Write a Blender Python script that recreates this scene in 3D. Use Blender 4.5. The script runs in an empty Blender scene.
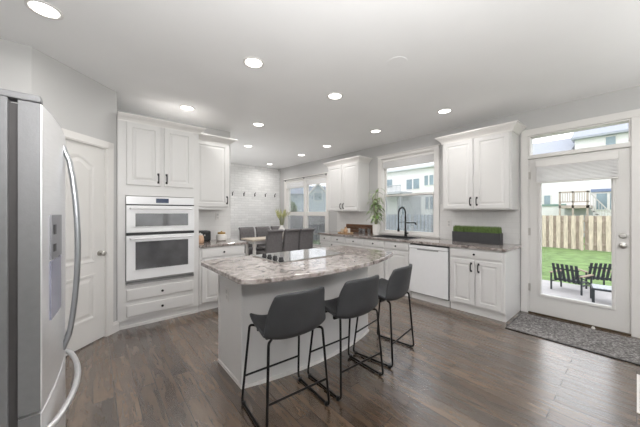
import bpy, bmesh, math, random
from mathutils import Vector, Matrix
random.seed(7)
PI = math.pi
S = bpy.context.scene
C = S.collection

# ------------------------------------------------------------------ camera, world, exposure
cam_d = bpy.data.cameras.new('camera'); cam = bpy.data.objects.new('camera', cam_d); C.objects.link(cam)
cam_d.sensor_width = 36; cam_d.lens = 268.3 * 36 / 640; cam_d.shift_y = -1 / 640; cam_d.clip_start = .02; cam_d.clip_end = 400
cam.location = (0, 0, 1.36); cam.rotation_euler = (PI / 2, 0, -math.radians(40.26))
S.camera = cam
S.view_settings.view_transform = 'Standard'; S.view_settings.look = 'None'
S.view_settings.gamma = 1; S.view_settings.use_curve_mapping = False
S.view_settings.exposure = -0.13
SKY = 2.9          # overcast daylight
LAMP = 6.8         # each recessed lamp, watts
W = bpy.data.worlds.new('overcast_sky'); S.world = W; W.use_nodes = True
nt = W.node_tree; nt.nodes.clear()
wo = nt.nodes.new('ShaderNodeOutputWorld'); wb = nt.nodes.new('ShaderNodeBackground')
tc = nt.nodes.new('ShaderNodeTexCoord'); nz = nt.nodes.new('ShaderNodeTexNoise'); cr = nt.nodes.new('ShaderNodeValToRGB')
nz.inputs['Scale'].default_value = 2.2; nz.inputs['Detail'].default_value = 5
cr.color_ramp.elements[0].position = .35; cr.color_ramp.elements[0].color = (.78, .85, .95, 1)
cr.color_ramp.elements[1].position = .6; cr.color_ramp.elements[1].color = (1, 1, 1, 1)
nt.links.new(tc.outputs['Generated'], nz.inputs['Vector']); nt.links.new(nz.outputs['Fac'], cr.inputs['Fac'])
nt.links.new(cr.outputs['Color'], wb.inputs['Color']); wb.inputs['Strength'].default_value = SKY
nt.links.new(wb.outputs['Background'], wo.inputs['Surface'])

# added fill lights aimed at the ceiling: beside camera, dining nook, room behind
def area(name, loc, rot, sx, sy, w, col=(1, .995, .99)):
    l = bpy.data.lights.new(name, 'AREA'); l.shape = 'RECTANGLE'; l.size = sx; l.size_y = sy; l.energy = w; l.color = col
    o = bpy.data.objects.new(name, l); C.objects.link(o); o.location = loc; o.rotation_euler = rot; return o
area('added_ceiling_fill', (.2, -.2, 1.85), (PI * .79, 0, -math.radians(36)), .8, .8, 84)
area('added_dining_fill', (2.2, 5.9, .9), (PI, 0, 0), .7, .7, 16)  # unseen up-light added in the nook to brighten the dining ceiling
area('added_rear_fill', (2.9, -1.6, 1.7), (PI, 0, 0), 1.2, 1.2, 50)
# ------------------------------------------------------------------ materials
MATS = {}
def mat(name, col, rough=.5, metal=0, var=.04, scale=20, bump=0, bscale=None, spec=.5, coat=0, emit=None, stretch=None):
    if name in MATS: return MATS[name]
    m = bpy.data.materials.new(name); m.use_nodes = True; n = m.node_tree; b = n.nodes['Principled BSDF']
    b.inputs['Roughness'].default_value = rough; b.inputs['Metallic'].default_value = metal
    b.inputs['Specular IOR Level'].default_value = spec; b.inputs['Coat Weight'].default_value = coat
    b.inputs['Coat Roughness'].default_value = .08
    t = n.nodes.new('ShaderNodeTexCoord'); z = n.nodes.new('ShaderNodeTexNoise'); r = n.nodes.new('ShaderNodeValToRGB')
    z.inputs['Scale'].default_value = scale; z.inputs['Detail'].default_value = 4
    src = t.outputs['Object']
    if stretch:
        mp = n.nodes.new('ShaderNodeMapping'); mp.inputs['Scale'].default_value = stretch
        n.links.new(src, mp.inputs['Vector']); src = mp.outputs['Vector']
    n.links.new(src, z.inputs['Vector'])
    r.color_ramp.elements[0].position = .3; r.color_ramp.elements[1].position = .7
    r.color_ramp.elements[0].color = tuple(max(0, c * (1 - var)) for c in col) + (1,)
    r.color_ramp.elements[1].color = tuple(min(1, c * (1 + var)) for c in col) + (1,)
    n.links.new(z.outputs['Fac'], r.inputs['Fac']); n.links.new(r.outputs['Color'], b.inputs['Base Color'])
    if bump:
        z2 = n.nodes.new('ShaderNodeTexNoise'); z2.inputs['Scale'].default_value = bscale or scale * 4; z2.inputs['Detail'].default_value = 3
        n.links.new(src, z2.inputs['Vector'])
        bp = n.nodes.new('ShaderNodeBump'); bp.inputs['Strength'].default_value = bump; bp.inputs['Distance'].default_value = .01
        n.links.new(z2.outputs['Fac'], bp.inputs['Height']); n.links.new(bp.outputs['Normal'], b.inputs['Normal'])
    if emit:
        b.inputs['Emission Color'].default_value = tuple(emit[:3]) + (1,); b.inputs['Emission Strength'].default_value = emit[3]
    MATS[name] = m; return m

def ramp(n, pts):
    r = n.nodes.new('ShaderNodeValToRGB'); e = r.color_ramp.elements
    while len(e) < len(pts): e.new(.5)
    for k, (p, c) in enumerate(pts): e[k].position = p; e[k].color = tuple(c) + (1,)
    return r

cab = mat('cabinet_paint', (.67, .66, .65), .38, var=.015, scale=3)
trimw = mat('trim_paint', (.74, .72, .70), .4, var=.015, scale=3)
doorw = mat('door_paint', (.70, .685, .665), .4, var=.015, scale=3)
ceilm = mat('ceiling_paint', (.85, .85, .85), .9, var=.015, scale=1.5, bump=.05, bscale=90)
wallm = mat('wall_paint', (.53, .525, .52), .85, var=.02, scale=1.5, bump=.04, bscale=120)
black = mat('black_metal', (.012, .011, .011), .38, .6, var=.2)
blackp = mat('black_plastic', (.01, .01, .011), .35, var=.2)
nickel = mat('satin_nickel', (.55, .53, .5), .28, 1, var=.08)
steel = mat('stainless_steel', (.90, .90, .91), .33, .75, var=.03, scale=8, stretch=(1, 1, 30))
steelside = mat('fridge_side_grey', (.215, .215, .22), .45, .2, var=.03, scale=40, bump=.05)
seal = mat('dark_rubber_seal', (.07, .065, .065), .7)
oven = mat('white_enamel', (.78, .78, .79), .22, var=.01, coat=.3)
ovglass = mat('oven_glass', (.085, .085, .09), .07, var=.25, scale=6, spec=.9)
cookglass = mat('cooktop_glass', (.012, .012, .013), .03, spec=1.0, var=.1, coat=1)
display = mat('display_glass', (.015, .025, .05), .1, emit=(.05, .1, .25, .15))
leather = mat('charcoal_leather', (.037, .038, .041), .48, var=.12, scale=9, bump=.15, bscale=160)
fabric = mat('grey_fabric', (.17, .16, .162), .9, var=.15, scale=30, bump=.25, bscale=220)
wooddark = mat('dark_wood', (.05, .035, .026), .45, var=.2, stretch=(1, 1, .1))
tablewood = mat('pale_table_wood', (.62, .54, .45), .45, var=.12, scale=8, stretch=(.2, 1, 1))
signwood = mat('rustic_brown_wood', (.13, .065, .035), .6, var=.6, scale=14, stretch=(1, .15, 1.5), bump=.3)
traywood = mat('tray_wood', (.42, .27, .15), .5, var=.2, stretch=(1, .2, 1))
ceramic = mat('white_ceramic', (.72, .70, .67), .25, var=.02)
cream = mat('cream_ceramic', (.62, .52, .40), .35, var=.05)
gold = mat('wooden_lid', (.40, .25, .08), .35, .3, var=.1)
planter_m = mat('charcoal_planter', (.035, .035, .038), .55, var=.1)
grassm = mat('artificial_grass', (.13, .20, .055), .7, var=.6, scale=60)
leafm = mat('plant_leaf', (.16, .25, .08), .5, var=.7, scale=25)
leafp = mat('pale_plant_leaf', (.42, .50, .30), .5, var=.3, scale=25)
plume = mat('dried_grass', (.42, .42, .20), .8, var=.3, scale=30)
stemm = mat('plant_stem', (.2, .22, .08), .7)
soil = mat('potting_soil', (.04, .03, .02), .95, var=.3)
plate = mat('plate_plastic', (.66, .64, .62), .4)
blindm = mat('blind_slat', (.84, .83, .83), .6, var=.02)
lawnm = mat('lawn', (.175, .27, .095), .95, var=.35, scale=3, bump=.4, bscale=60)
patiom = mat('patio_concrete', (.46, .44, .44), .85, var=.06, scale=4)
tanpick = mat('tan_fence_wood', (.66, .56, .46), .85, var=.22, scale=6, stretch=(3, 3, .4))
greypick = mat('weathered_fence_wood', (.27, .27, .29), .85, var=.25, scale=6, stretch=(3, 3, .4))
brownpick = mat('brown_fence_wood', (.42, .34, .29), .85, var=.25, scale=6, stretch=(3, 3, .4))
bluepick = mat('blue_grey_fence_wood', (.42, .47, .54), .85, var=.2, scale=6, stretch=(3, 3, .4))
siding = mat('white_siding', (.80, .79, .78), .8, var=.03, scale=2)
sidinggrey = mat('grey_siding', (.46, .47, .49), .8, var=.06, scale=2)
sidingblue = mat('blue_grey_siding', (.42, .48, .56), .8, var=.06, scale=2)
roofm = mat('roof_shingle', (.37, .39, .44), .9, var=.15, scale=20)
housepane = mat('house_window_glass', (.22, .29, .33), .15, var=.2, scale=1)
deckw = mat('deck_wood', (.45, .38, .33), .8, var=.2)
treem = mat('tree_leaf', (.20, .27, .18), .9, var=.5, scale=8)
bark = mat('tree_bark', (.09, .07, .05), .9, var=.3)
darkm = mat('patio_chair_metal', (.02, .026, .03), .5, var=.2)
matm = None

def special(name):
    m = bpy.data.materials.new(name); m.use_nodes = True; n = m.node_tree
    return m, n, n.nodes['Principled BSDF']

# hardwood floor: planks run along Y
def make_floor():
    m, n, b = special('hardwood_floor')
    t = n.nodes.new('ShaderNodeTexCoord'); mp = n.nodes.new('ShaderNodeMapping'); mp.inputs['Rotation'].default_value = (0, 0, PI / 2)
    n.links.new(t.outputs['Object'], mp.inputs['Vector'])
    br = n.nodes.new('ShaderNodeTexBrick'); n.links.new(mp.outputs['Vector'], br.inputs['Vector'])
    br.offset = .37; br.offset_frequency = 2
    br.inputs['Color1'].default_value = (0, 0, 0, 1); br.inputs['Color2'].default_value = (1, 1, 1, 1); br.inputs['Mortar'].default_value = (.5, .5, .5, 1)
    br.inputs['Scale'].default_value = 1; br.inputs['Mortar Size'].default_value = .0032; br.inputs['Mortar Smooth'].default_value = .2
    br.inputs['Brick Width'].default_value = 1.05; br.inputs['Row Height'].default_value = .127; br.inputs['Bias'].default_value = 0
    mp2 = n.nodes.new('ShaderNodeMapping'); mp2.inputs['Scale'].default_value = (9, 1.3, 1)
    n.links.new(t.outputs['Object'], mp2.inputs['Vector'])
    # offset grain per plank
    add = n.nodes.new('ShaderNodeVectorMath'); add.operation = 'ADD'
    n.links.new(mp2.outputs['Vector'], add.inputs[0])
    sc = n.nodes.new('ShaderNodeVectorMath'); sc.operation = 'SCALE'; sc.inputs['Scale'].default_value = 17
    n.links.new(br.outputs['Color'], sc.inputs[0]); n.links.new(sc.outputs['Vector'], add.inputs[1])
    g = n.nodes.new('ShaderNodeTexNoise'); g.inputs['Scale'].default_value = 2.2; g.inputs['Detail'].default_value = 8; g.inputs['Roughness'].default_value = .62
    g.inputs['Distortion'].default_value = .5
    n.links.new(add.outputs['Vector'], g.inputs['Vector'])
    r1 = ramp(n, [(0, (.034, .020, .011)), (.35, (.066, .039, .022)), (.7, (.112, .069, .040)), (1, (.165, .107, .065))])
    mixf = n.nodes.new('ShaderNodeMath'); mixf.operation = 'MULTIPLY_ADD'; mixf.inputs[1].default_value = .62
    n.links.new(br.outputs['Color'], mixf.inputs[0])
    m2 = n.nodes.new('ShaderNodeMath'); m2.operation = 'MULTIPLY_ADD'; m2.inputs[1].default_value = 1.3; m2.inputs[2].default_value = -.42
    n.links.new(g.outputs['Fac'], m2.inputs[0]); n.links.new(m2.outputs[0], mixf.inputs[2])
    n.links.new(mixf.outputs[0], r1.inputs['Fac'])
    mo = n.nodes.new('ShaderNodeMix'); mo.data_type = 'RGBA'; mo.inputs['B'].default_value = (.02, .013, .009, 1)
    n.links.new(br.outputs['Fac'], mo.inputs['Factor']); n.links.new(r1.outputs['Color'], mo.inputs['A'])
    n.links.new(mo.outputs['Result'], b.inputs['Base Color'])
    rr = ramp(n, [(.3, (.20,) * 3), (.7, (.34,) * 3)]); n.links.new(g.outputs['Fac'], rr.inputs['Fac']); n.links.new(rr.outputs['Color'], b.inputs['Roughness'])
    b.inputs['Specular IOR Level'].default_value = .6; b.inputs['Coat Weight'].default_value = .9; b.inputs['Coat IOR'].default_value = 2.1; b.inputs['Coat Roughness'].default_value = .24
    hm = n.nodes.new('ShaderNodeMath'); hm.operation = 'SUBTRACT'; n.links.new(g.outputs['Fac'], hm.inputs[0]); n.links.new(br.outputs['Fac'], hm.inputs[1])
    bp = n.nodes.new('ShaderNodeBump'); bp.inputs['Strength'].default_value = .28; bp.inputs['Distance'].default_value = .006
    n.links.new(hm.outputs[0], bp.inputs['Height']); n.links.new(bp.outputs['Normal'], b.inputs['Normal']); n.links.new(bp.outputs['Normal'], b.inputs['Coat Normal'])
    return m
floorm = make_floor()

def make_granite():
    m, n, b = special('granite')
    t = n.nodes.new('ShaderNodeTexCoord')
    g = n.nodes.new('ShaderNodeTexNoise'); g.inputs['Scale'].default_value = 11; g.inputs['Detail'].default_value = 9; g.inputs['Roughness'].default_value = .68; g.inputs['Distortion'].default_value = 1.4
    n.links.new(t.outputs['Object'], g.inputs['Vector'])
    r = ramp(n, [(.27, (.03, .025, .023)), (.39, (.12, .10, .09)), (.47, (.27, .23, .21)), (.56, (.38, .34, .32)), (.66, (.45, .415, .40)), (.76, (.25, .215, .205))])
    n.links.new(g.outputs['Fac'], r.inputs['Fac'])
    v = n.nodes.new('ShaderNodeTexVoronoi'); v.inputs['Scale'].default_value = 95; n.links.new(t.outputs['Object'], v.inputs['Vector'])
    sp = ramp(n, [(.0, (.45,) * 3), (.35, (1, 1, 1))]); n.links.new(v.outputs['Distance'], sp.inputs['Fac'])
    mx = n.nodes.new('ShaderNodeMix'); mx.data_type = 'RGBA'; mx.blend_type = 'MULTIPLY'; mx.inputs['Factor'].default_value = .8
    n.links.new(r.outputs['Color'], mx.inputs['A']); n.links.new(sp.outputs['Color'], mx.inputs['B']); n.links.new(mx.outputs['Result'], b.inputs['Base Color'])
    b.inputs['Roughness'].default_value = .09; b.inputs['IOR'].default_value = 1.9; b.inputs['Specular IOR Level'].default_value = .5
    return m
granite = make_granite()

def brick_mat(name, c1, c2, mortar, bw, rh, ms, rot, rough, bump, nbump=.0, gloss=.5):
    m, n, b = special(name)
    t = n.nodes.new('ShaderNodeTexCoord'); mp = n.nodes.new('ShaderNodeMapping'); mp.inputs['Rotation'].default_value = rot
    n.links.new(t.outputs['Object'], mp.inputs['Vector'])
    br = n.nodes.new('ShaderNodeTexBrick'); n.links.new(mp.outputs['Vector'], br.inputs['Vector'])
    br.inputs['Color1'].default_value = c1 + (1,); br.inputs['Color2'].default_value = c2 + (1,); br.inputs['Mortar'].default_value = mortar + (1,)
    br.inputs['Scale'].default_value = 1; br.inputs['Brick Width'].default_value = bw; br.inputs['Row Height'].default_value = rh
    br.inputs['Mortar Size'].default_value = ms; br.inputs['Mortar Smooth'].default_value = .3
    n.links.new(br.outputs['Color'], b.inputs['Base Color']); b.inputs['Roughness'].default_value = rough
    b.inputs['Specular IOR Level'].default_value = gloss
    z = n.nodes.new('ShaderNodeTexNoise'); z.inputs['Scale'].default_value = 60; n.links.new(t.outputs['Object'], z.inputs['Vector'])
    a = n.nodes.new('ShaderNodeMath'); a.operation = 'MULTIPLY_ADD'; a.inputs[1].default_value = nbump
    n.links.new(z.outputs['Fac'], a.inputs[0])
    inv = n.nodes.new('ShaderNodeMath'); inv.operation = 'SUBTRACT'; inv.inputs[0].default_value = 1; n.links.new(br.outputs['Fac'], inv.inputs[1])
    n.links.new(inv.outputs[0], a.inputs[2])
    bp = n.nodes.new('ShaderNodeBump'); bp.inputs['Strength'].default_value = bump; bp.inputs['Distance'].default_value = .006
    n.links.new(a.outputs[0], bp.inputs['Height']); n.links.new(bp.outputs['Normal'], b.inputs['Normal'])
    return m
# wall facing -Y: map (x,z) -> rotate about X by -90 ; wall facing -X: (y,z)
brickwall = brick_mat('white_painted_brick', (.86, .855, .85), (.76, .755, .75), (.72, .715, .71), .21, .07, .006, (-PI / 2, 0, 0), .6, .8, 1.2)
tile_y = brick_mat('white_subway_tile_back', (.70, .69, .68), (.67, .66, .65), (.62, .61, .60), .152, .076, .0022, (-PI / 2, 0, 0), .15, .25)
tile_x = brick_mat('white_subway_tile_side', (.70, .69, .68), (.67, .66, .65), (.62, .61, .60), .152, .076, .0022, (-PI / 2, 0, PI / 2), .15, .25)
# (mapping for the X-facing wall is set through a vector swap below)
def fix_swap(m):
    n = m.node_tree; mp = next(x for x in n.nodes if x.type == 'MAPPING'); t = next(x for x in n.nodes if x.type == 'TEX_COORD')
    sx = n.nodes.new('ShaderNodeSeparateXYZ'); cx = n.nodes.new('ShaderNodeCombineXYZ')
    n.links.new(t.outputs['Object'], sx.inputs[0]); n.links.new(sx.outputs['Y'], cx.inputs['X']); n.links.new(sx.outputs['Z'], cx.inputs['Y'])
    for x in n.nodes:
        if x.type == 'TEX_BRICK': n.links.new(cx.outputs[0], x.inputs['Vector'])
def fix_swap_y(m):
    n = m.node_tree; t = next(x for x in n.nodes if x.type == 'TEX_COORD')
    sx = n.nodes.new('ShaderNodeSeparateXYZ'); cx = n.nodes.new('ShaderNodeCombineXYZ')
    n.links.new(t.outputs['Object'], sx.inputs[0]); n.links.new(sx.outputs['X'], cx.inputs['X']); n.links.new(sx.outputs['Z'], cx.inputs['Y'])
    for x in n.nodes:
        if x.type == 'TEX_BRICK': n.links.new(cx.outputs[0], x.inputs['Vector'])
fix_swap(tile_x); fix_swap_y(tile_y); fix_swap_y(brickwall)

def glass_mat(name, tint, refl=1.0, haze=0.0, hazecol=(.6, .62, .66)):
    m = bpy.data.materials.new(name); m.use_nodes = True; n = m.node_tree; n.nodes.clear()
    o = n.nodes.new('ShaderNodeOutputMaterial'); tr = n.nodes.new('ShaderNodeBsdfTransparent'); tr.inputs['Color'].default_value = tint + (1,)
    gl = n.nodes.new('ShaderNodeBsdfGlossy'); gl.inputs['Roughness'].default_value = .01
    fr = n.nodes.new('ShaderNodeFresnel'); fr.inputs['IOR'].default_value = 1.45
    mu = n.nodes.new('ShaderNodeMath'); mu.operation = 'MULTIPLY'; mu.inputs[1].default_value = refl
    n.links.new(fr.outputs[0], mu.inputs[0])
    mx = n.nodes.new('ShaderNodeMixShader'); n.links.new(mu.outputs[0], mx.inputs[0]); n.links.new(tr.outputs[0], mx.inputs[1]); n.links.new(gl.outputs[0], mx.inputs[2])
    last = mx
    if haze:
        df = n.nodes.new('ShaderNodeBsdfDiffuse'); df.inputs['Color'].default_value = hazecol + (1,)
        m2 = n.nodes.new('ShaderNodeMixShader'); m2.inputs[0].default_value = haze
        n.links.new(mx.outputs[0], m2.inputs[1]); n.links.new(df.outputs[0], m2.inputs[2]); last = m2
    n.links.new(last.outputs[0], o.inputs['Surface']); return m
glass = glass_mat('window_glass', (.955, .957, .96), .6)
screen = glass_mat('insect_screen_mesh', (.88, .89, .90), 0, .24, (.80, .81, .84))
tumbler = glass_mat('drinking_glass', (.90, .91, .92), 1.6, .08, (.8, .8, .8))

def make_mat_rug():
    m, n, b = special('speckled_rug_pile')
    t = n.nodes.new('ShaderNodeTexCoord'); z = n.nodes.new('ShaderNodeTexNoise'); z.inputs['Scale'].default_value = 42; z.inputs['Detail'].default_value = 6; z.inputs['Roughness'].default_value = .75
    n.links.new(t.outputs['Object'], z.inputs['Vector'])
    r = ramp(n, [(.36, (.05, .046, .044)), (.5, (.17, .16, .155)), (.64, (.42, .40, .39))]); n.links.new(z.outputs['Fac'], r.inputs['Fac'])
    n.links.new(r.outputs['Color'], b.inputs['Base Color']); b.inputs['Roughness'].default_value = .95
    bp = n.nodes.new('ShaderNodeBump'); bp.inputs['Strength'].default_value = .6; bp.inputs['Distance'].default_value = .01
    n.links.new(z.outputs['Fac'], bp.inputs['Height']); n.links.new(bp.outputs['Normal'], b.inputs['Normal'])
    return m
rugm = make_mat_rug()
def emitter(name, col, s):
    m = bpy.data.materials.new(name); m.use_nodes = True; n = m.node_tree; b = n.nodes['Principled BSDF']
    b.inputs['Emission Color'].default_value = col + (1,); b.inputs['Emission Strength'].default_value = s; return m
lampm = emitter('lit_lamp_lens', (1, .96, .9), 6)

# ------------------------------------------------------------------ mesh helpers
class MB:
    def __init__(s): s.bm = bmesh.new()
    def box(s, x0, x1, y0, y1, z0, z1):
        v = [s.bm.verts.new(p) for p in ((x0, y0, z0), (x1, y0, z0), (x1, y1, z0), (x0, y1, z0), (x0, y0, z1), (x1, y0, z1), (x1, y1, z1), (x0, y1, z1))]
        for f in ((3, 2, 1, 0), (4, 5, 6, 7), (0, 1, 5, 4), (1, 2, 6, 5), (2, 3, 7, 6), (3, 0, 4, 7)): s.bm.faces.new([v[i] for i in f])
        return s
    def loops(s, L, cap0=True, cap1=True, closed=True):
        rings = [[s.bm.verts.new(p) for p in l] for l in L]; n = len(L[0])
        for a, b in zip(rings, rings[1:]):
            for i in range(n if closed else n - 1):
                j = (i + 1) % n; s.bm.faces.new((a[i], a[j], b[j], b[i]))
        if cap0: s.bm.faces.new(rings[0][::-1])
        if cap1: s.bm.faces.new(rings[-1])
        return s
    def lathe(s, prof, cx=0, cy=0, n=20, z0=0):
        return s.loops([[(cx + max(r, 1e-4) * math.cos(2 * PI * k / n), cy + max(r, 1e-4) * math.sin(2 * PI * k / n), z0 + z) for k in range(n)] for r, z in prof])
    def tube(s, pts, r, n=8, fillet=0, fn=5, radii=None):
        P = [Vector(p) for p in pts]
        if fillet:
            Q = [P[0]]
            for a, b, c in zip(P, P[1:], P[2:]):
                d1 = (a - b); d2 = (c - b); f = min(fillet, d1.length * .45, d2.length * .45)
                p1 = b + d1.normalized() * f; p2 = b + d2.normalized() * f
                for k in range(fn + 1):
                    t = k / fn; Q.append(p1.lerp(b, t).lerp(b.lerp(p2, t), t))
            Q.append(P[-1]); P = Q
        up = None; L = []
        for i, p in enumerate(P):
            t = ((P[min(i + 1, len(P) - 1)] - P[max(i - 1, 0)])).normalized()
            if up is None:
                up = Vector((0, 0, 1)) if abs(t.z) < .9 else Vector((1, 0, 0))
            sd = t.cross(up).normalized(); up = sd.cross(t).normalized()
            rr = radii[i] if radii else r
            L.append([tuple(p + sd * rr * math.cos(2 * PI * k / n) + up * rr * math.sin(2 * PI * k / n)) for k in range(n)])
        return s.loops(L)
    def prism(s, poly, z0, z1):
        return s.loops([[(x, y, z0) for x, y in poly], [(x, y, z1) for x, y in poly]])
    def ext(s, prof, axis, a, b):   # profile extruded along axis
        f = {'x': lambda t, p: (t, p[0], p[1]), 'y': lambda t, p: (p[0], t, p[1])}[axis]
        return s.loops([[f(a, p) for p in prof], [f(b, p) for p in prof]])
    def xf(s, M): bmesh.ops.transform(s.bm, matrix=M, verts=s.bm.verts); return s
    def build(s, name, m, parent=None, bevel=0, smooth=False, loc=None, rot=None):
        bmesh.ops.remove_doubles(s.bm, verts=s.bm.verts, dist=1e-6)
        bmesh.ops.recalc_face_normals(s.bm, faces=s.bm.faces)
        me = bpy.data.meshes.new(name); s.bm.to_mesh(me); s.bm.free()
        if smooth:
            for p in me.polygons: p.use_smooth = True
            if smooth != 'all': me.set_sharp_from_angle(angle=math.radians(45))
        o = bpy.data.objects.new(name, me); C.objects.link(o); me.materials.append(m)
        if parent: o.parent = parent
        if loc: o.location = loc
        if rot: o.rotation_euler = rot
        if bevel:
            b = o.modifiers.new('bevel', 'BEVEL'); b.width = bevel; b.segments = 2; b.limit_method = 'ANGLE'; b.angle_limit = math.radians(40)
        return o
def B(*a): return MB().box(*a)
def tag(o, label=None, cat=None, group=None, kind=None):
    if label: o['label'] = label
    if cat: o['category'] = cat
    if group: o['group'] = group
    if kind: o['kind'] = kind
    return o
def thing(name, label, cat, loc, rz=0, group=None):
    o = bpy.data.objects.new(name, None); C.objects.link(o); o.location = loc; o.rotation_euler = (0, 0, rz)
    o.empty_display_size = .1
    return tag(o, label, cat, group)
def st(o): o['kind'] = 'structure'; return o
def copy_tree(o, parent=None):
    c = o.copy(); C.objects.link(c)
    if parent: c.parent = parent
    for ch in list(o.children): copy_tree(ch, c)
    return c
def rect(x0, x1, z0, z1, y, d=0): return [(x0 + d, y, z0 + d), (x1 - d, y, z0 + d), (x1 - d, y, z1 - d), (x0 + d, y, z1 - d)]
def front(x0, x1, z0, z1, y, t=.02, raised=True, stile=.055):   # raised-panel door or drawer front; outer face at y-t
    L = [rect(x0, x1, z0, z1, y), rect(x0, x1, z0, z1, y - t + .004), rect(x0, x1, z0, z1, y - t, .004)]
    if raised:
        L += [rect(x0, x1, z0, z1, y - t, stile), rect(x0, x1, z0, z1, y - t + .009, stile + .008), rect(x0, x1, z0, z1, y - t + .009, stile + .018), rect(x0, x1, z0, z1, y - t + .002, stile + .04)]
    else:
        L += [rect(x0, x1, z0, z1, y - t - .0015, .018)]
    return MB().loops(L)
def pull(parent, x, z0, z1, y):
    m = MB(); m.tube([(x, y, z0), (x, y - .028, z0 + .006), (x, y - .030, (z0 + z1) / 2), (x, y - .028, z1 - .006), (x, y, z1)], .0065, 8, fillet=.01)
    for z in (z0, z1): m.lathe([(.011, -.004), (.012, .0), (.008, .004)], 0, 0, 10).bm
    m.bm.free(); m = MB()
    m.tube([(x, y, z0), (x, y - .028, z0 + .006), (x, y - .030, (z0 + z1) / 2), (x, y - .028, z1 - .006), (x, y, z1)], .0068, 8, fillet=.01)
    m.box(x - .011, x + .011, y - .004, y, z0 - .013, z0 + .013); m.box(x - .011, x + .011, y - .004, y, z1 - .013, z1 + .013)
    return m.build('handle', black, parent, smooth=True)
def knob(parent, x, z, y, m=None, r=.014):
    k = MB().lathe([(.006, 0), (.006, .012), (r, .016), (r, .024), (r * .6, .028), (0, .028)], n=14)
    k.xf(Matrix.Translation((x, y, z)) @ Matrix.Rotation(PI / 2, 4, 'X'))
    return k.build('knob', m or black, parent, smooth=True)
def crown(name, parent, x0, x1, d, z0, z1, o, m, left=True, right=True):
    h = z1 - z0; pr = [(0, z0), (.012, z0), (.016, z0 + h * .18), (o * .45, z0 + h * .45), (o * .8, z0 + h * .7), (o * .86, z0 + h * .82), (o, z0 + h * .84), (o, z1), (0, z1)]
    L = []
    for q, z in pr:
        a = q if left else 0; b = q if right else 0
        L.append([(x0 - a, d, z), (x0 - a, -q, z), (x1 + b, -q, z), (x1 + b, d, z)])
    mb = MB(); mb.loops(L, cap0=True, cap1=True, closed=False)
    return mb.build(name, m, parent)

# ------------------------------------------------------------------ room shell
XW = 4.53; CZ = 2.74
st(B(-1.1, XW + .15, -3.4, 7.5, -.12, 0).build('floor', floorm))
st(B(-1.1, XW + .15, -3.4, 7.5, CZ, CZ + .12).build('ceiling', ceilm))
def holed(a0, a1, z0, z1, holes, t0, t1, axis):
    ys = sorted({a0, a1, *[h[0] for h in holes], *[h[1] for h in holes]}); zs = sorted({z0, z1, *[h[2] for h in holes], *[h[3] for h in holes]})
    m = MB()
    for u0, u1 in zip(ys, ys[1:]):
        for w0, w1 in zip(zs, zs[1:]):
            cu, cw = (u0 + u1) / 2, (w0 + w1) / 2
            if any(h[0] < cu < h[1] and h[2] < cw < h[3] for h in holes): continue
            if axis == 'y': m.box(t0, t1, u0, u1, w0, w1)
            else: m.box(u0, u1, t0, t1, w0, w1)
    return m
KW = (2.27, 3.39, .96, 2.45); DW = (5.10, 6.95, .45, 2.31); DR = (.04, .955, 0, 2.40)
st(holed(-3.4, 7.5, 0, CZ, [KW, DW, DR], XW, XW + .15, 'y').build('wall_right', wallm))
st(B(1.68, XW, 7.33, 7.45, 0, CZ).build('wall_back', brickwall))
st(MB().box(.21, 1.80, 4.5, 4.62, 0, CZ).box(1.68, 1.80, 4.62, 7.33, 0, CZ).build('wall_oven', wallm))
st(B(-1.1, -.98, -3.4, 3.25, 0, CZ).build('wall_left', wallm))
st(holed(-.98, XW, 0, CZ, [(.6, 3.4, .5, 2.3)], -3.4, -3.28, 'x').build('wall_rear', wallm))
# pantry: straight return, diagonal wall with a door opening, short return beside the oven cabinet
pw = MB(); pw.box(-1.1, -.39, 3.255, 3.37, 0, CZ)
dg = holed(0, .849, 0, CZ, [(.095, .71, 0, 2.06)], 0, .1, 'x')
MD = Matrix.Translation((-.39, 3.255, 0)) @ Matrix.Rotation(PI / 4, 4, 'Z')
dg.xf(MD); me_ = bpy.data.meshes.new('t'); dg.bm.to_mesh(me_); pw.bm.from_mesh(me_); bpy.data.meshes.remove(me_)
pw.box(.10, .21, 3.86, 4.62, 0, CZ)
st(pw.build('wall_pantry', wallm))
st(holed(-.55, .1, 0, CZ, [], 4.5, 4.6, 'x').build('wall_pantry_inner', wallm))
# pantry door
dL = (-.39, 3.255, 0)
d2 = thing('door_2', 'white arched two panel pantry door in the angled wall', 'door', dL, PI / 4); st(d2)
slab = B(.10, .705, .012, .047, .012, 2.052)
def archline(d, yy, z0, z1, peak, n=10):
    a, b = .215 + d, .59 - d; pts = [(a, yy, z0 + d), (b, yy, z0 + d)]
    for k in range(n + 1):
        t = k / n; x = b + (a - b) * t; pts.append((x, yy, z1 - d + peak * (math.sin(PI * t) ** 1.6 if peak else 0)))
    return pts
for z0, z1, pk in ((.25, .72, 0), (.84, 1.865, .075)):
    slab.loops([archline(0, .014, z0, z1, pk), archline(.004, .004, z0, z1, pk), archline(.022, .006, z0, z1, pk), archline(.034, .0118, z0, z1, pk), archline(.05, .0115, z0, z1, pk), archline(.075, .005, z0, z1, pk)], cap0=False)
slab.build('door_slab', doorw, d2)
kn = MB().lathe([(.03, 0), (.03, .006), (.012, .01), (.012, .03), (.026, .04), (.028, .055), (.018, .064), (0, .066)], n=18)
kn.xf(Matrix.Translation((.645, .012, .925)) @ Matrix.Rotation(PI / 2, 4, 'X')).build('door_knob', nickel, d2, smooth=True)
cs = MB(); cs.box(.02, .088, -.018, .0, 0, 2.13); cs.box(.717, .785, -.018, 0, 0, 2.13); cs.box(.02, .785, -.018, 0, 2.062, 2.13)
cs.box(.088, .1, -.012, .06, 0, 2.06); cs.box(.705, .717, -.012, .06, 0, 2.06); cs.box(.088, .717, -.012, .06, 2.052, 2.066)
cs.build('door_frame', trimw, d2, bevel=.004)
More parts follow.
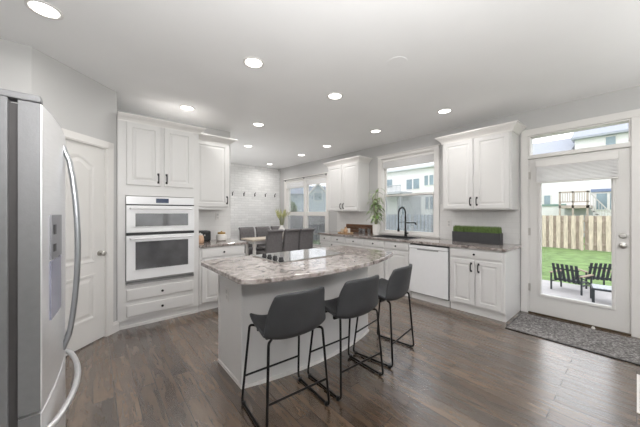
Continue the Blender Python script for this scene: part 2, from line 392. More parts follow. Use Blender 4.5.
# baseboards
def bprof(h=.12, t=.016): return [(0, 0), (-t, 0), (-t, h * .72), (-t * .7, h * .78), (-t * .55, h * .9), (-.003, h), (0, h)]
bb = MB().ext(bprof(), 'x', .785, .862).xf(MD); st(bb.build('baseboard_pantry', trimw))
st(MB().ext(bprof(), 'x', -.98, -.40).xf(Matrix.Translation((0, 3.255, 0))).build('baseboard_alcove', trimw))
st(MB().ext(bprof(), 'x', 1.80, XW).xf(Matrix.Translation((0, 7.33, 0))).build('baseboard_back', trimw))
mr = MB()
for a, b in ((-3.28, -.035), (4.57, 5.0), (5.0, 7.33)):
    mr.loops([[(XW + p[0], a, p[1]) for p in bprof()], [(XW + p[0], b, p[1]) for p in bprof()]])
st(mr.build('baseboard_right', trimw))
# tile backsplashes, thin slabs on the wall
st(MB().box(XW - .008, XW, 1.05, 2.17, .915, 1.50).box(XW - .008, XW, 3.48, 4.70, .915, 1.40).box(XW - .008, XW, 2.17, 3.48, .915, .93).build('wall_tile_right', tile_x))
st(B(1.09, 1.80, 4.492, 4.5, .915, 1.46).build('wall_tile_oven', tile_y))

# ------------------------------------------------------------------ windows
def local(m): m.xf(Matrix.Identity(4)); return m
def casing(m, y0, y1, z0, z1, w=.10, sill=True, head=.10):
    x0, x1 = XW - .02, XW
    m.box(x0, x1, y0 - w, y0, z0 - (.0 if sill else w), z1); m.box(x0, x1, y1, y1 + w, z0, z1)
    m.box(x0, x1, y0 - w, y1 + w, z1, z1 + head); m.box(x0 - .015, x1, y0 - w - .015, y1 + w + .015, z1 + head, z1 + head + .02)
    if sill:
        m.box(x0 - .03, XW + .06, y0 - w - .02, y1 + w + .02, z0 - .025, z0); m.box(x0, x1, y0 - w, y1 + w, z0 - .085, z0 - .025)
    # jambs
    m.box(XW, XW + .15, y0, y0 + .015, z0, z1); m.box(XW, XW + .15, y1 - .015, y1, z0, z1); m.box(XW, XW + .15, y0, y1, z1 - .015, z1); m.box(XW, XW + .15, y0, y1, z0, z0 + .015)
def sash(m, y0, y1, z0, z1, x, w=.032, t=.035):
    m.box(x, x + t, y0, y0 + w, z0, z1); m.box(x, x + t, y1 - w, y1, z0, z1); m.box(x, x + t, y0 + w, y1 - w, z0, z0 + w); m.box(x, x + t, y0 + w, y1 - w, z1 - w, z1)
def win_root(name): o = bpy.data.objects.new(name, None); C.objects.link(o); return st(o)
w1 = win_root('window_1')
m = MB(); casing(m, KW[0], KW[1], KW[2], KW[3], w=.085, head=.05); m.build('window_frame', trimw, w1, bevel=.004)
zm = 1.70
m = MB(); sash(m, KW[0] + .015, KW[1] - .015, zm - .02, KW[3] - .015, XW + .09); m.build('upper_sash', trimw, w1, bevel=.003)
m = MB(); sash(m, KW[0] + .015, KW[1] - .015, KW[2] + .015, zm + .02, XW + .045); m.build('lower_sash', trimw, w1, bevel=.003)
B(XW + .105, XW + .108, KW[0] + .045, KW[1] - .045, zm + .02, KW[3] - .055).build('glass_pane', glass, w1)
B(XW + .06, XW + .063, KW[0] + .045, KW[1] - .045, KW[2] + .055, zm - .02).build('glass_pane', glass, w1)
B(XW + .135, XW + .1355, KW[0] + .015, KW[1] - .015, KW[2] + .015, zm).build('insect_screen', screen, w1)
w2 = win_root('window_2')
m = MB(); casing(m, DW[0], DW[1], DW[2], DW[3], w=.09, head=.05); m.box(XW - .02, XW + .10, 5.95, 6.04, DW[2], DW[3]); m.build('window_frame', trimw, w2, bevel=.004)
for a, b in ((5.115, 5.95), (6.04, 6.935)):
    m = MB(); sash(m, a, b, 1.30, 2.295, XW + .04, w=.04); m.box(XW - .004, XW + .075, a, b, 1.27, 1.38); m.build('upper_sash', trimw, w2, bevel=.003)
    m = MB(); sash(m, a, b, .465, 1.33, XW + .005, w=.045); m.build('lower_sash', trimw, w2, bevel=.003)
    B(XW + .055, XW + .058, a + .04, b - .04, 1.38, 2.25).build('glass_pane', glass, w2)
    B(XW + .02, XW + .023, a + .045, b - .045, .51, 1.28).build('glass_pane', glass, w2)
    B(XW + .135, XW + .1355, a, b, .465, 1.33).build('insect_screen', screen, w2)
# transom above the patio door and an unseen rear window added for daylight
w3 = win_root('window_3')
m = MB(); m.box(XW, XW + .15, .04, .955, 2.085, 2.13); m.box(XW, XW + .15, .04, .955, 2.385, 2.40); m.box(XW, XW + .15, .04, .06, 2.13, 2.385); m.box(XW, XW + .15, .935, .955, 2.13, 2.385)
m.box(XW - .02, XW, -.035, 1.03, 2.40, 2.485); m.box(XW - .02, XW, .04, .955, 2.085, 2.135); m.build('window_frame', trimw, w3, bevel=.004)
B(XW + .07, XW + .075, .06, .935, 2.13, 2.385).build('glass_pane', glass, w3)
w4 = win_root('added_rear_window')
m = MB(); 
for a, b in ((.6, 1.98), (2.02, 3.4)):
    m.box(a, a + .05, -3.36, -3.30, .5, 2.3).box(b - .05, b, -3.36, -3.30, .5, 2.3).box(a, b, -3.36, -3.30, .5, .56).box(a, b, -3.36, -3.30, 2.24, 2.3)
m.box(1.95, 2.05, -3.40, -3.27, .5, 2.3).box(.5, .6, -3.28, -3.26, .42, 2.4).box(3.4, 3.5, -3.28, -3.26, .42, 2.4).box(.5, 3.5, -3.28, -3.26, 2.3, 2.4).box(.5, 3.5, -3.28, -3.22, .46, .5)
m.build('window_frame', trimw, w4)
# patio door
d1 = win_root('door_1')
m = MB(); x0, x1 = XW + .005, XW + .05
gy0, gy1, gz0, gz1 = .185, .82, .28, 1.93
m.box(x0, x1, .052, gy0, .02, 2.08).box(x0, x1, gy1, .943, .02, 2.08).box(x0, x1, gy0, gy1, .02, gz0).box(x0, x1, gy0, gy1, gz1, 2.08)
m.build('door_slab', doorw, d1)
m = MB()
for (a, b, c, e) in ((gy0 - .03, gy0, gz0 - .03, gz1 + .03), (gy1, gy1 + .03, gz0 - .03, gz1 + .03), (gy0, gy1, gz0 - .03, gz0), (gy0, gy1, gz1, gz1 + .03)): m.box(x0 - .014, x0, a, b, c, e)
m.build('glazing_bead', doorw, d1, bevel=.005)
B(XW + .025, XW + .03, gy0, gy1, gz0, gz1).build('glass_pane', glass, d1)
m = MB(); m.box(XW - .02, XW, .955, 1.035, 0, 2.40).box(XW - .02, XW, -.035, .04, 0, 2.40).box(XW, XW + .15, .944, .955, 0, 2.085).box(XW, XW + .15, .04, .051, 0, 2.085)
m.build('door_frame', trimw, d1, bevel=.004)
B(XW - .01, XW + .17, .04, .955, 0, .02).build('door_sill', mat('bronze_sill', (.10, .075, .05), .5, .5), d1)
for z in (.35, 1.10, 1.86): B(XW - .006, XW + .004, .93, .955, z - .05, z + .05).build('hinge', nickel, d1)
for z, r in ((1.10, .030), (.99, .027)):
    k = MB().lathe([(.033, 0), (.033, .007), (.013, .012), (.013, .028), (r, .036), (r, .05), (r * .6, .06), (0, .061)] if r < .03 else [(.032, 0), (.032, .008), (.024, .014), (.024, .02), (0, .021)], n=18)
    k.xf(Matrix.Translation((x0, .10, z)) @ Matrix.Rotation(-PI / 2, 4, 'Y')).build('door_knob' if r < .03 else 'deadbolt', nickel, d1, smooth=True)
# raised blinds
def blind(name, label, y0, y1, ztop, zbot, x, hd=.05, n=9, group=None):
    t = thing(name, label, 'window blind', (x, (y0 + y1) / 2, ztop), 0, group); w = (y1 - y0) / 2
    B(-.025, .025, -w, w, -hd, 0).build('headrail', trimw, t, bevel=.004)
    m = MB(); h = (ztop - hd - zbot - .02) / n
    for k in range(n): z = -hd - (k + .5) * h; m.box(-.022, .022, -w + .005, w - .005, z - h * .32, z + h * .32)
    m.build('slat_stack', blindm, t)
    B(-.024, .024, -w + .003, w - .003, zbot - ztop, zbot - ztop + .018).build('bottom_rail', trimw, t, bevel=.003)
blind('window_blind', 'white slatted blind raised to the top of the window over the sink', KW[0] + .02, KW[1] - .02, KW[3] - .018, 2.25, XW + .035)
blind('window_blind', 'raised white blind at the top of the glass patio door', .13, .865, 2.045, 1.745, XW - .03, .085, 12)
blind('window_blind', 'raised white blind over the dining window half nearer the brick wall', 6.05, 6.93, 2.29, 2.08, XW + .012, .04, 6)
blind('window_blind', 'raised white blind over the dining window half nearer the wall cabinet', 5.12, 5.94, 2.29, 2.12, XW + .012, .04, 5)
rod = thing('curtain_rod', 'thin dark curtain rod above the dining window', 'curtain rod', (XW - .02, 6.02, 2.33))
MB().tube([(-.05, -.98, 0), (-.05, .98, 0)], .006, 8).build('rod', black, rod, smooth=True)
for y in (-.94, .0, .94): MB().box(-.05, 0, y - .006, y + .006, -.01, .002).box(-.004, 0, y - .012, y + .012, -.03, .02).build('rod_bracket', black, rod)

# ------------------------------------------------------------------ refrigerator
fr = thing('refrigerator', 'stainless steel french door refrigerator with grey side, at the left edge', 'refrigerator', (-.143, 1.42, 0))
def FX(y):   # bulged front, local y 0..0.91
    return .032 * (1 - ((y - .455) / .455) ** 2)
B(-.76, -.084, .0, .91, .03, 1.765).build('body', steelside, fr, bevel=.004)
B(-.70, -.12, .05, .86, 0, .03).build('base_grille', seal, fr)
B(-.084, -.0605, .012, .895, .05, 1.75).build('door_seal', seal, fr)
def cslab(y0, y1, z0, z1, xb, off=0, n=10, xbf=None):
    L = []
    for k in range(n + 1):
        y = y0 + (y1 - y0) * k / n; f = FX(y) + off; b_ = xb if xbf is None else FX(y) + xbf
        L.append([(b_, y, z0), (f, y, z0), (f, y, z1), (b_, y, z1)])
    return MB().loops(L)
fd1 = cslab(0, .452, .63, 1.76, -.0605).build('door', steel, fr, bevel=.004); fd2 = cslab(.458, .91, .63, 1.76, -.0605).build('door', steel, fr, bevel=.004)
fdr = cslab(0, .91, .06, .62, -.0605).build('freezer_drawer', steel, fr, bevel=.004)
for o in (fd1, fd2, fdr): pass
for y, z0, z1 in ((0, .632, 1.758), ):
    B(-.060, -.004, -.0015, .0, .63, 1.76).build('door_side_panel', steelside, fd1)
B(-.060, -.004, -.0015, .0, .06, .62).build('drawer_side_panel', steelside, fdr)
def bow(y, z0, z1, parent):
    pts = []
    for k in range(15):
        t = k / 14; x = FX(y) + .052 * math.sin(PI * t) ** .6; pts.append((x, y, z0 + (z1 - z0) * t))
    pts[0] = (FX(y) - .003, y, z0); pts[-1] = (FX(y) - .003, y, z1)
    MB().tube(pts, .012, 10).build('handle', mat('brushed_handle', (.42, .43, .45), .3, .9), parent, smooth=True)
bow(.425, .68, 1.69, fd1); bow(.485, .68, 1.69, fd2)
pts = []
for k in range(17):
    t = k / 16; y = .03 + .80 * t; pts.append((FX(y) + .052 * math.sin(PI * t) ** .6 - (.003 if k in (0, 16) else 0), y, .525))
MB().tube(pts, .013, 10).build('handle', mat('handle_painted_sheen', (.72, .72, .73), .3, .8), fdr, smooth=True)  # paler than the door handles: bright reflections painted into the steel colour
cslab(.09, .29, 1.17, 1.35, 0, .006, 5, -.002).build('control_panel', mat('grey_panel', (.30, .30, .32), .3, .4), fd1)
cslab(.12, .16, 1.27, 1.31, 0, .008, 2, .0055).build('control_display', blackp, fd1); cslab(.12, .16, 1.20, 1.23, 0, .008, 2, .0055).build('control_display', blackp, fd1)
cslab(.09, .29, .93, 1.165, 0, .005, 5, -.002).build('dispenser_recess', mat('dispenser_blue_grey', (.27, .27, .34), .25), fd1)
for y in (.0, .85): B(-.12, -.003, y, y + .06, 1.765, 1.79).build('hinge_cover', steelside, fr, bevel=.004)

# ------------------------------------------------------------------ oven tower
tw = thing('oven_cabinet', 'tall white cabinet housing the double wall oven', 'cabinet', (.215, 3.85, 0))
TWd = .64
cb = MB(); cb.box(0, .03, 0, TWd, .10, 2.45).box(.855, .885, 0, TWd, .10, 2.45).box(.03, .855, .04, TWd, 2.42, 2.45).box(.03, .855, TWd - .02, TWd, .10, 2.42)
fp = holed(.03, .855, .10, 2.45, [(.075, .82, .51, 1.56)], 0, .02, 'x'); mt_ = bpy.data.meshes.new('t'); fp.bm.to_mesh(mt_); cb.bm.from_mesh(mt_); bpy.data.meshes.remove(mt_)
cb.box(.03, .855, .04, TWd, .10, .12).box(.07, .825, .02, .6, 1.56, 1.58).box(.07, .825, .02, .6, .49, .51)
cb.build('body', cab, tw)
MB().box(.0, .885, .03, .05, 0, .10).box(0, .885, .012, .03, 0, .03).build('toe_kick', cab, tw)
crown('crown_moulding', tw, 0, .885, .18, 2.42, 2.50, .075, trimw, left=False, right=True)
for a, b, hx in ((.085, .43, .405), (.47, .81, .495)):
    d = front(a, b, 1.685, 2.42, 0, .02).build('door', cab, tw); pull(d, hx, 1.73, 1.83, -.02)
for z0, z1 in ((.325, .455), (.135, .27)):
    d = front(.085, .81, z0, z1, 0, .02, False).build('drawer', cab, tw); knob(d, .447, (z0 + z1) / 2, -.0215)
ov = thing('wall_oven', 'white built-in double wall oven with microwave above', 'oven', (.294, 3.85, .513))
B(.01, .725, .0, .55, .005, 1.035).build('body', mat('oven_body', (.2, .2, .2), .5), ov)
B(0, .736, -.02, .0, .945, 1.04).build('control_panel', oven, ov, bevel=.003)
B(.30, .44, -.0225, -.019, .965, 1.02).build('display', display, ov)
for z0, z1, g0, g1 in ((.61, .93, .68, .835), (.055, .575, .17, .50)):
    d = MB(); d.box(0, .736, -.045, -.003, z0, z1)
    d = d.build('oven_door', oven, ov, bevel=.004)
    g = B(.088, .66, -.048, -.044, g0, g1).build('door_window', ovglass, d)
    m = MB()
    for a in ((.078, .088, g0 - .01, g1 + .01), (.66, .67, g0 - .01, g1 + .01), (.078, .67, g0 - .01, g0), (.078, .67, g1, g1 + .01)): m.box(a[0], a[1], -.050, -.044, a[2], a[3])
    m.build('window_trim', oven, d, bevel=.002)
    hz = z1 - .035
    MB().tube([(.04, -.045, hz), (.04, -.085, hz), (.696, -.085, hz), (.696, -.045, hz)], .010, 10, fillet=.02).build('handle', oven, d, smooth=True)
B(.0, .736, -.036, 0, .577, .606).build('vent_gap', blackp, ov); B(0, .736, -.036, 0, .932, .944).build('vent_gap', blackp, ov); 
MB().box(0, .736, -.03, 0, .0, .018).box(0, .736, -.02, 0, .030, .048).build('lower_vent', mat('vent_grey', (.35, .35, .35), .4, .5), ov)

# ------------------------------------------------------------------ cabinets (local: x along the front, y into the wall)
def cabinet(name, label, cat, loc, rz, w, d, z0, z1, fronts, toe=True, endpanel=False, crownspec=None, rail=False, group=None):
    t = thing(name, label, cat, loc, rz, group)
    bz = .10 if toe else z0
    b = MB()
    if name == 'sink_cabinet': b.box(0, w, 0, .02, bz, z1).box(0, .018, .02, d, bz, z1).box(w - .018, w, .02, d, bz, z1).box(.018, w - .018, .02, d, bz, bz + .018)
    else: b.box(0, w, 0, d, bz, z1)
    if endpanel: b.box(w - .018, w, .03, d, 0, bz)
    b.build('body', cab, t, bevel=.0015)
    if toe: MB().box(0, w - (.018 if endpanel else 0), .03, .05, 0, .10).build('toe_kick', cab, t)
    for f in fronts:
        kind, a, c, e, g, h = f
        if kind == 'drawer':
            o = front(a, c, e, g, 0, .02, False).build('drawer', cab, t); knob(o, (a + c) / 2, (e + g) / 2, -.0215)
        else:
            o = front(a, c, e, g, 0, .02).build('door', cab, t)
            if h:
                if h[0] == 'knob': knob(o, h[1], h[2], -.02)
                else: pull(o, h[1], h[2], h[3], -.02)
    if crownspec: crown('crown_moulding', t, 0, w, d, z1 - .01, crownspec[0], crownspec[1], trimw, *crownspec[2:])
    if rail: MB().box(.002, w - .002, .012, .03, z0 - .035, z0).build('light_rail', cab, t)
    return t
RZ = -PI / 2
cabinet('wall_cabinet', 'white single door wall cabinet to the right of the oven tower', 'cabinet', (1.105, 4.14, 0), 0, .53, .36, 1.44, 2.43,
        [('door', .012, .515, 1.45, 2.42, ('pull', .488, 1.50, 1.60))], False, crownspec=(2.505, .095, False, True), rail=True)
cabinet('base_cabinet', 'white base cabinet beside the oven tower under a short granite counter', 'cabinet', (1.105, 3.85, 0), 0, .655, .645, 0, .875,
        [('drawer', .03, .63, .735, .86, None), ('door', .03, .325, .12, .715, ('pull', .30, .60, .68)), ('door', .335, .63, .12, .715, ('pull', .36, .60, .68))])
FXR = 3.87; DP = XW - FXR - .005
def rc(name, label, y_left, y_right, fronts, **k):
    return cabinet(name, label, 'cabinet', (FXR, y_left, 0), RZ, y_left - y_right, DP, 0, .875, fronts, **k)
w = 1.72 - 1.045
rc('base_cabinet', 'white two door base cabinet at the end of the counter by the patio door', 1.72, 1.045,
   [('drawer', .02, w - .03, .75, .862, None), ('door', .02, w / 2 - .006, .125, .725, ('pull', w / 2 - .045, .58, .68)), ('door', w / 2 + .006, w - .03, .125, .725, ('pull', w / 2 + .045, .58, .68))], endpanel=True)
cols = [(4.57, 4.19), (4.19, 3.77), (3.77, 3.30)]
labs = ['narrow white base cabinet at the dining end of the sink counter', 'second white base cabinet from the dining end of the sink counter', 'white base cabinet between the narrow ones and the sink cabinet']
for (a, b), l in zip(cols, labs):
    ww = a - b
    rc('base_cabinet', l, a, b, [('drawer', .012, ww - .012, .745, .86, None), ('door', .012, ww - .012, .125, .72, ('knob', .045, .68))])
ww = 3.30 - 2.355
rc('sink_cabinet', 'white sink base cabinet under the window, left of the dishwasher', 3.297, 2.355,
   [('drawer', .012, ww / 2 - .012, .745, .86, None), ('drawer', ww / 2 + .012, ww - .012, .745, .86, None), ('door', .012, ww / 2 - .01, .125, .72, ('knob', ww / 2 - .045, .68)), ('door', ww / 2 + .01, ww - .012, .125, .72, ('knob', ww / 2 + .045, .68))])
cabinet('wall_cabinet', 'white two door wall cabinet beside the patio door', 'cabinet', (4.20, 1.975, 0), RZ, .915, .325, 1.40, 2.44,
        [('door', .02, .445, 1.415, 2.425, ('pull', .415, 1.47, 1.57)), ('door', .47, .895, 1.415, 2.425, ('pull', .50, 1.47, 1.57))], False, crownspec=(2.535, .085))
cabinet('wall_cabinet', 'white two door wall cabinet between the dining and kitchen windows', 'cabinet', (4.20, 4.665, 0), RZ, .955, .325, 1.385, 2.42,
        [('door', .02, .465, 1.40, 2.405, ('pull', .435, 1.45, 1.55)), ('door', .485, .935, 1.40, 2.405, ('pull', .52, 1.45, 1.55))], False, crownspec=(2.515, .085))
# dishwasher
dw = thing('dishwasher', 'white built-in dishwasher under the granite counter', 'dishwasher', (3.872, 2.345, 0), RZ)
B(.004, .612, .005, .60, .10, .868).build('body', mat('dishwasher_body', (.12, .12, .12), .5), dw)
B(.006, .610, -.03, .004, .115, .80).build('door_panel', oven, dw, bevel=.004)
B(.006, .610, -.032, .004, .805, .852).build('control_panel', oven, dw, bevel=.004)
B(.006, .610, -.008, .004, .853, .868).build('black_gap', blackp, dw)
B(.14, .476, -.0335, -.029, .782, .80).build('recess_shade_strip', mat('shadow_grey', (.3, .3, .3), .5), dw)  # flat grey strip standing in for the shade of a handle recess
B(.006, .610, .03, .05, 0, .10).build('toe_kick', cab, dw)

# ------------------------------------------------------------------ worktops
tp = B(1.103, 1.80, 3.815, 4.49, .878, .915).build('worktop', granite, bevel=.006); tag(tp, 'short mottled granite worktop beside the oven tower', 'worktop')
SK = (3.98, 4.36, 2.46, 3.17)
m = MB(); xs = [3.835, SK[0], SK[1], XW - .010]; ys = [1.025, SK[2], SK[3], 4.59]
for i in range(3):
    for j in range(3):
        if i == 1 and j == 1: continue
        m.box(xs[i], xs[i + 1], ys[j], ys[j + 1], .878, .915)
bmesh.ops.remove_doubles(m.bm, verts=m.bm.verts, dist=1e-5)
tag(m.build('worktop', granite), 'long mottled granite worktop along the window wall', 'worktop')
sk = MB()
a, b, c, d = SK; wl = .012
sk.box(a - .02, b + .02, c - .02, c + wl, .9155, .922).box(a - .02, b + .02, d - wl, d + .02, .9155, .922).box(a - .02, a + wl, c + wl, d - wl, .9155, .922).box(b - wl, b + .02, c + wl, d - wl, .9155, .922)
sk.box(a + .001, b - .001, c + .001, c + wl, .70, .9155).box(a + .001, b - .001, d - wl, d - .001, .70, .9155).box(a + .001, a + wl, c + wl, d - wl, .70, .9155).box(b - wl, b - .001, c + wl, d - wl, .70, .9155).box(a + .001, b - .001, c + .001, d - .001, .69, .70)
tag(sk.build('sink', mat('black_composite', (.02, .02, .021), .5)), 'black sink basin set into the granite worktop under the window', 'sink')

# ------------------------------------------------------------------ island
isl = thing('kitchen_island', 'white curved kitchen island base with plain panelled sides', 'kitchen island', (.88, 1.97, 0))
def arcpts(P0, P1, P2, n):   # circle through three points
    (ax, ay), (bx, by), (cx, cy) = P0, P1, P2
    d_ = 2 * (ax * (by - cy) + bx * (cy - ay) + cx * (ay - by))
    ux = ((ax * ax + ay * ay) * (by - cy) + (bx * bx + by * by) * (cy - ay) + (cx * cx + cy * cy) * (ay - by)) / d_
    uy = ((ax * ax + ay * ay) * (cx - bx) + (bx * bx + by * by) * (ax - cx) + (cx * cx + cy * cy) * (bx - ax)) / d_
    r = math.hypot(ax - ux, ay - uy); t0 = math.atan2(ay - uy, ax - ux); t1 = math.atan2(cy - uy, cx - ux)
    return [(ux + r * math.cos(t0 + (t1 - t0) * k / n), uy + r * math.sin(t0 + (t1 - t0) * k / n)) for k in range(n + 1)]
def off(poly, dx, dy): return [(x - dx, y - dy) for x, y in poly]
base = arcpts((.88, 1.975), (1.65, 1.865), (2.40, 1.985), 20) + [(2.40, 2.47), (.88, 2.47)]
MB().prism(off(base, .88, 1.97), 0, .893).build('body', cab, isl)
bt = arcpts((.870, 1.966), (1.65, 1.853), (2.41, 1.976), 20) + [(2.41, 2.47), (.870, 2.47)]
MB().prism(off(bt, .88, 1.97), 0, .028).build('base_trim', trimw, isl)
ps = MB()
for (px, py) in ((.872, 1.965),): ps.box(px - .88, px - .88 + .014, py - 1.97, py - 1.97 + .055, .028, .893)
ps.box(-.006, 0, .47, .50, .028, .893)
ps.build('corner_strip', cab, isl)
# pairs of doors on the cooktop side, facing the oven wall
for x0_, x1_ in ((.03, .38), (.39, .75), (.77, 1.12), (1.13, 1.49)):
    dd = front(x0_, x1_, .12, .87, 0, .02); dd.xf(Matrix.Translation((1.52, .50, 0)) @ Matrix.Rotation(PI, 4, 'Z')); dd.build('door', cab, isl)
def rounded(poly, idx, r, n=5):
    out = []
    for i, p in enumerate(poly):
        if i in idx:
            a = Vector(poly[i - 1]); b = Vector(p); c = Vector(poly[(i + 1) % len(poly)])
            p1 = b + (a - b).normalized() * r; p2 = b + (c - b).normalized() * r
            for k in range(n + 1):
                t = k / n; q = p1.lerp(b, t).lerp(b.lerp(p2, t), t); out.append((q.x, q.y))
        else: out.append(p)
    return out
arc = arcpts((.74, 1.612), (1.62, 1.478), (2.48, 1.70), 26)
top = [(.72, 2.46), (.72, 1.68)] + [(.725, 1.64)] + arc[1:] + [(2.505, 1.76), (2.51, 2.51), (.76, 2.51)]
tl = MB(); tl.prism(top, .895, .930)
tag(tl.build('worktop', granite, bevel=.006), 'mottled granite island top with a curved seating edge', 'worktop')
# cooktop
ck = thing('cooktop', 'black glass electric cooktop set into the island top', 'cooktop', (1.21, 1.955, .930))
B(0, .79, 0, .50, .0005, .008).build('glass_top', cookglass, ck, bevel=.003)
m = MB(); m.box(-.006, 0, -.006, .506, .0005, .006).box(.79, .796, -.006, .506, .0005, .006).box(0, .79, -.006, 0, .0005, .006).box(0, .79, .50, .506, .0005, .006); m.build('steel_trim', nickel, ck)
ringm = mat('burner_ring_grey', (.11, .11, .115), .15)
for x, y, r in ((.27, .14, .09), (.27, .36, .075), (.60, .14, .075), (.60, .36, .10)):
    mm = MB(); L = [[((x + q * math.cos(2 * PI * k / 32)), (y + q * math.sin(2 * PI * k / 32)), .0083) for k in range(32)] for q in (r, r - .003)]
    mm.loops(L, cap0=False, cap1=False); mm.build('burner_ring', ringm, ck)
for k, (x, y) in enumerate(((.055, .07), (.055, .17), (.055, .27), (.055, .37))):
    MB().lathe([(.024, 0), (.024, .004), (.020, .006), (.018, .026), (.015, .029), (0, .029)], x, y, 18, .008).build('knob', blackp, ck, smooth=True)

# outlets and switches
def wallplate(label, loc, rz, w_=.072, h_=.115, holes=2, name='electrical_outlet'):
    t = thing(name, label, 'electrical outlet', loc, rz)
    B(-w_ / 2, w_ / 2, -.005, 0, -h_ / 2, h_ / 2).build('cover_plate', plate, t, bevel=.002)
    for z in (-.024, .024): B(-.016, .016, -.0075, -.004, z - .016, z + .016).build('socket', mat('socket_grey', (.5, .49, .48), .4), t, bevel=.002)
wallplate('white outlet plate on the left side of the island', (.88, 2.27, .66), RZ)
wallplate('white outlet plate on the tile between the sink window and the grass planter', (XW - .008, 2.02, 1.18), RZ)
wallplate('white outlet plate on the tile above the short counter by the oven', (1.58, 4.492, 1.30), 0)

# ------------------------------------------------------------------ faucet
fc = thing('faucet', 'matte black spring gooseneck kitchen faucet behind the sink', 'faucet', (4.425, 2.77, .9155))
MB().lathe([(.032, 0), (.032, .008), (.024, .014), (.022, .10), (.020, .11), (.014, .12), (.014, .38), (.010, .39), (0, .39)], n=18).build('post', black, fc, smooth=True)
arcp = [(0, 0, .38)] + [(-.115 + .115 * math.cos(PI * k / 12), 0, .42 + .115 * math.sin(PI * k / 12)) for k in range(13)] + [(-.23, 0, .30)]
arcp2 = arcp + [(-.23, 0, .20)]
MB().tube(arcp2, .009, 10).build('hose', black, fc, smooth=True)
m = MB(); full = [Vector(p) for p in arcp]; tot = 0; coil = []
seg = []
for p, q in zip(full, full[1:]): seg.append((p, q, (q - p).length))
Lt = sum(s_[2] for s_ in seg); N = 360
for k in range(N + 1):
    s_ = Lt * k / N; i = 0
    while i < len(seg) - 1 and s_ > seg[i][2]: s_ -= seg[i][2]; i += 1
    p = seg[i][0].lerp(seg[i][1], min(1, s_ / max(seg[i][2], 1e-6))); tg = (seg[i][1] - seg[i][0]).normalized(); sd = Vector((0, 1, 0)); up = sd.cross(tg)
    a_ = 2 * PI * k / 9; coil.append(p + sd * .0135 * math.cos(a_) + up * .0135 * math.sin(a_))
m.tube(coil, .0022, 4); m.build('spring', black, fc, smooth=True)
MB().lathe([(.0, 0), (.020, .002), (.022, .03), (.014, .07), (.013, .12), (.010, .125), (0, .125)], -.23, 0, 14, .10).build('spray_head', black, fc, smooth=True)
MB().tube([(0, 0, .27), (-.23, 0, .27)], .006, 8).build('support_arm', black, fc, smooth=True)
MB().tube([(0, 0, .255), (0, -.20, .26)], .010, 10).tube([(0, -.20, .262), (0, -.205, .222)], .013, 10).build('spout', black, fc, smooth=True)
MB().tube([(0, 0, .06), (0, -.055, .062)], .010, 10).tube([(0, -.05, .06), (-.03, -.065, .09)], .005, 8).build('lever', black, fc, smooth=True)

# ------------------------------------------------------------------ things on the long counter
pl = thing('grass_planter', 'long charcoal planter box filled with artificial green grass', 'planter', (4.25, 1.21, .915))
m = MB(); m.box(0, .13, 0, .64, 0, .012).box(0, .01, 0, .64, .012, .155).box(.12, .13, 0, .64, .012, .155).box(.01, .12, 0, .01, .012, .155).box(.01, .12, .63, .64, .012, .155); m.build('planter_box', planter_m, pl)
B(.01, .12, .01, .63, .012, .14).build('soil', soil, pl)
g = MB()
for k in range(2600):
    x = random.uniform(.008, .122); y = random.uniform(.008, .632); h = random.uniform(.085, .12); a_ = random.uniform(0, PI); dx, dy = math.cos(a_) * .0028, math.sin(a_) * .0028; lx, ly = random.uniform(-.01, .01), random.uniform(-.01, .01)
    v = [g.bm.verts.new(p) for p in ((x - dx, y - dy, .138), (x + dx, y + dy, .138), (x + dx * .7 + lx * .5, y + dy * .7 + ly * .5, .138 + h * .6), (x + lx, y + ly, .138 + h), (x - dx * .7 + lx * .5, y - dy * .7 + ly * .5, .138 + h * .6))]
    g.bm.faces.new(v)
me_ = bpy.data.meshes.new('grass'); g.bm.to_mesh(me_); g.bm.free(); me_.materials.append(grassm); go = bpy.data.objects.new('grass', me_); C.objects.link(go); go.parent = pl; go['kind'] = 'stuff'

hp = thing('potted_plant', 'leafy green houseplant in a white pot beside the sink window', 'plant', (4.27, 3.33, .915))
MB().lathe([(.050, 0), (.062, .01), (.068, .15), (.068, .215), (.060, .215), (.058, .20), (0, .20)], n=24).build('pot', ceramic, hp, smooth=True)
MB().lathe([(.056, .195), (0, .203)], n=16).build('soil', soil, hp)
sm = MB(); lf = MB(); lf2 = MB()
def leaf(mb, p, dr, L, w_, droop):
    p = Vector(p); d_ = Vector(dr).normalized(); sd = d_.cross(Vector((0, 0, 1))).normalized(); rows = []
    n = 6; q = p.copy(); dd_ = d_.copy()
    for k in range(n + 1):
        t = k / n; ww = w_ * (math.sin(PI * min(1, t * .92 + .08)) ** .8) * (1 if k < n else .05)
        c_ = mb.bm.verts.new(q - Vector((0, 0, ww * .25))); rows.append((mb.bm.verts.new(q - sd * ww), c_, mb.bm.verts.new(q + sd * ww)))
        dd_ = (dd_ + Vector((0, 0, -droop / n))).normalized(); q = q + dd_ * (L / n)
    for r0, r1 in zip(rows, rows[1:]):
        mb.bm.faces.new((r0[0], r0[1], r1[1], r1[0])); mb.bm.faces.new((r0[1], r0[2], r1[2], r1[1]))
for s_ in range(5):
    a_ = 2 * PI * s_ / 5; bx, by = .02 * math.cos(a_), .02 * math.sin(a_); H_ = random.uniform(.45, .72)
    if s_ == 0: H_ = .78
    tx, ty = bx + .05 * math.cos(a_), by + .05 * math.sin(a_)
    sm.tube([(bx, by, .19), ((bx + tx) / 2, (by + ty) / 2, .19 + H_ * .5), (tx, ty, .15 + H_)], .006, 6)
    for k in range(19):
        t = .18 + .82 * k / 18; p = (bx + (tx - bx) * t, by + (ty - by) * t, .19 + (H_ - .04) * t); b_ = random.uniform(0, 2 * PI)
        leaf(lf if random.random() < .6 else lf2, p, (math.cos(b_), math.sin(b_), random.uniform(.3, .9)), random.uniform(.14, .23), random.uniform(.013, .020), 1.9)
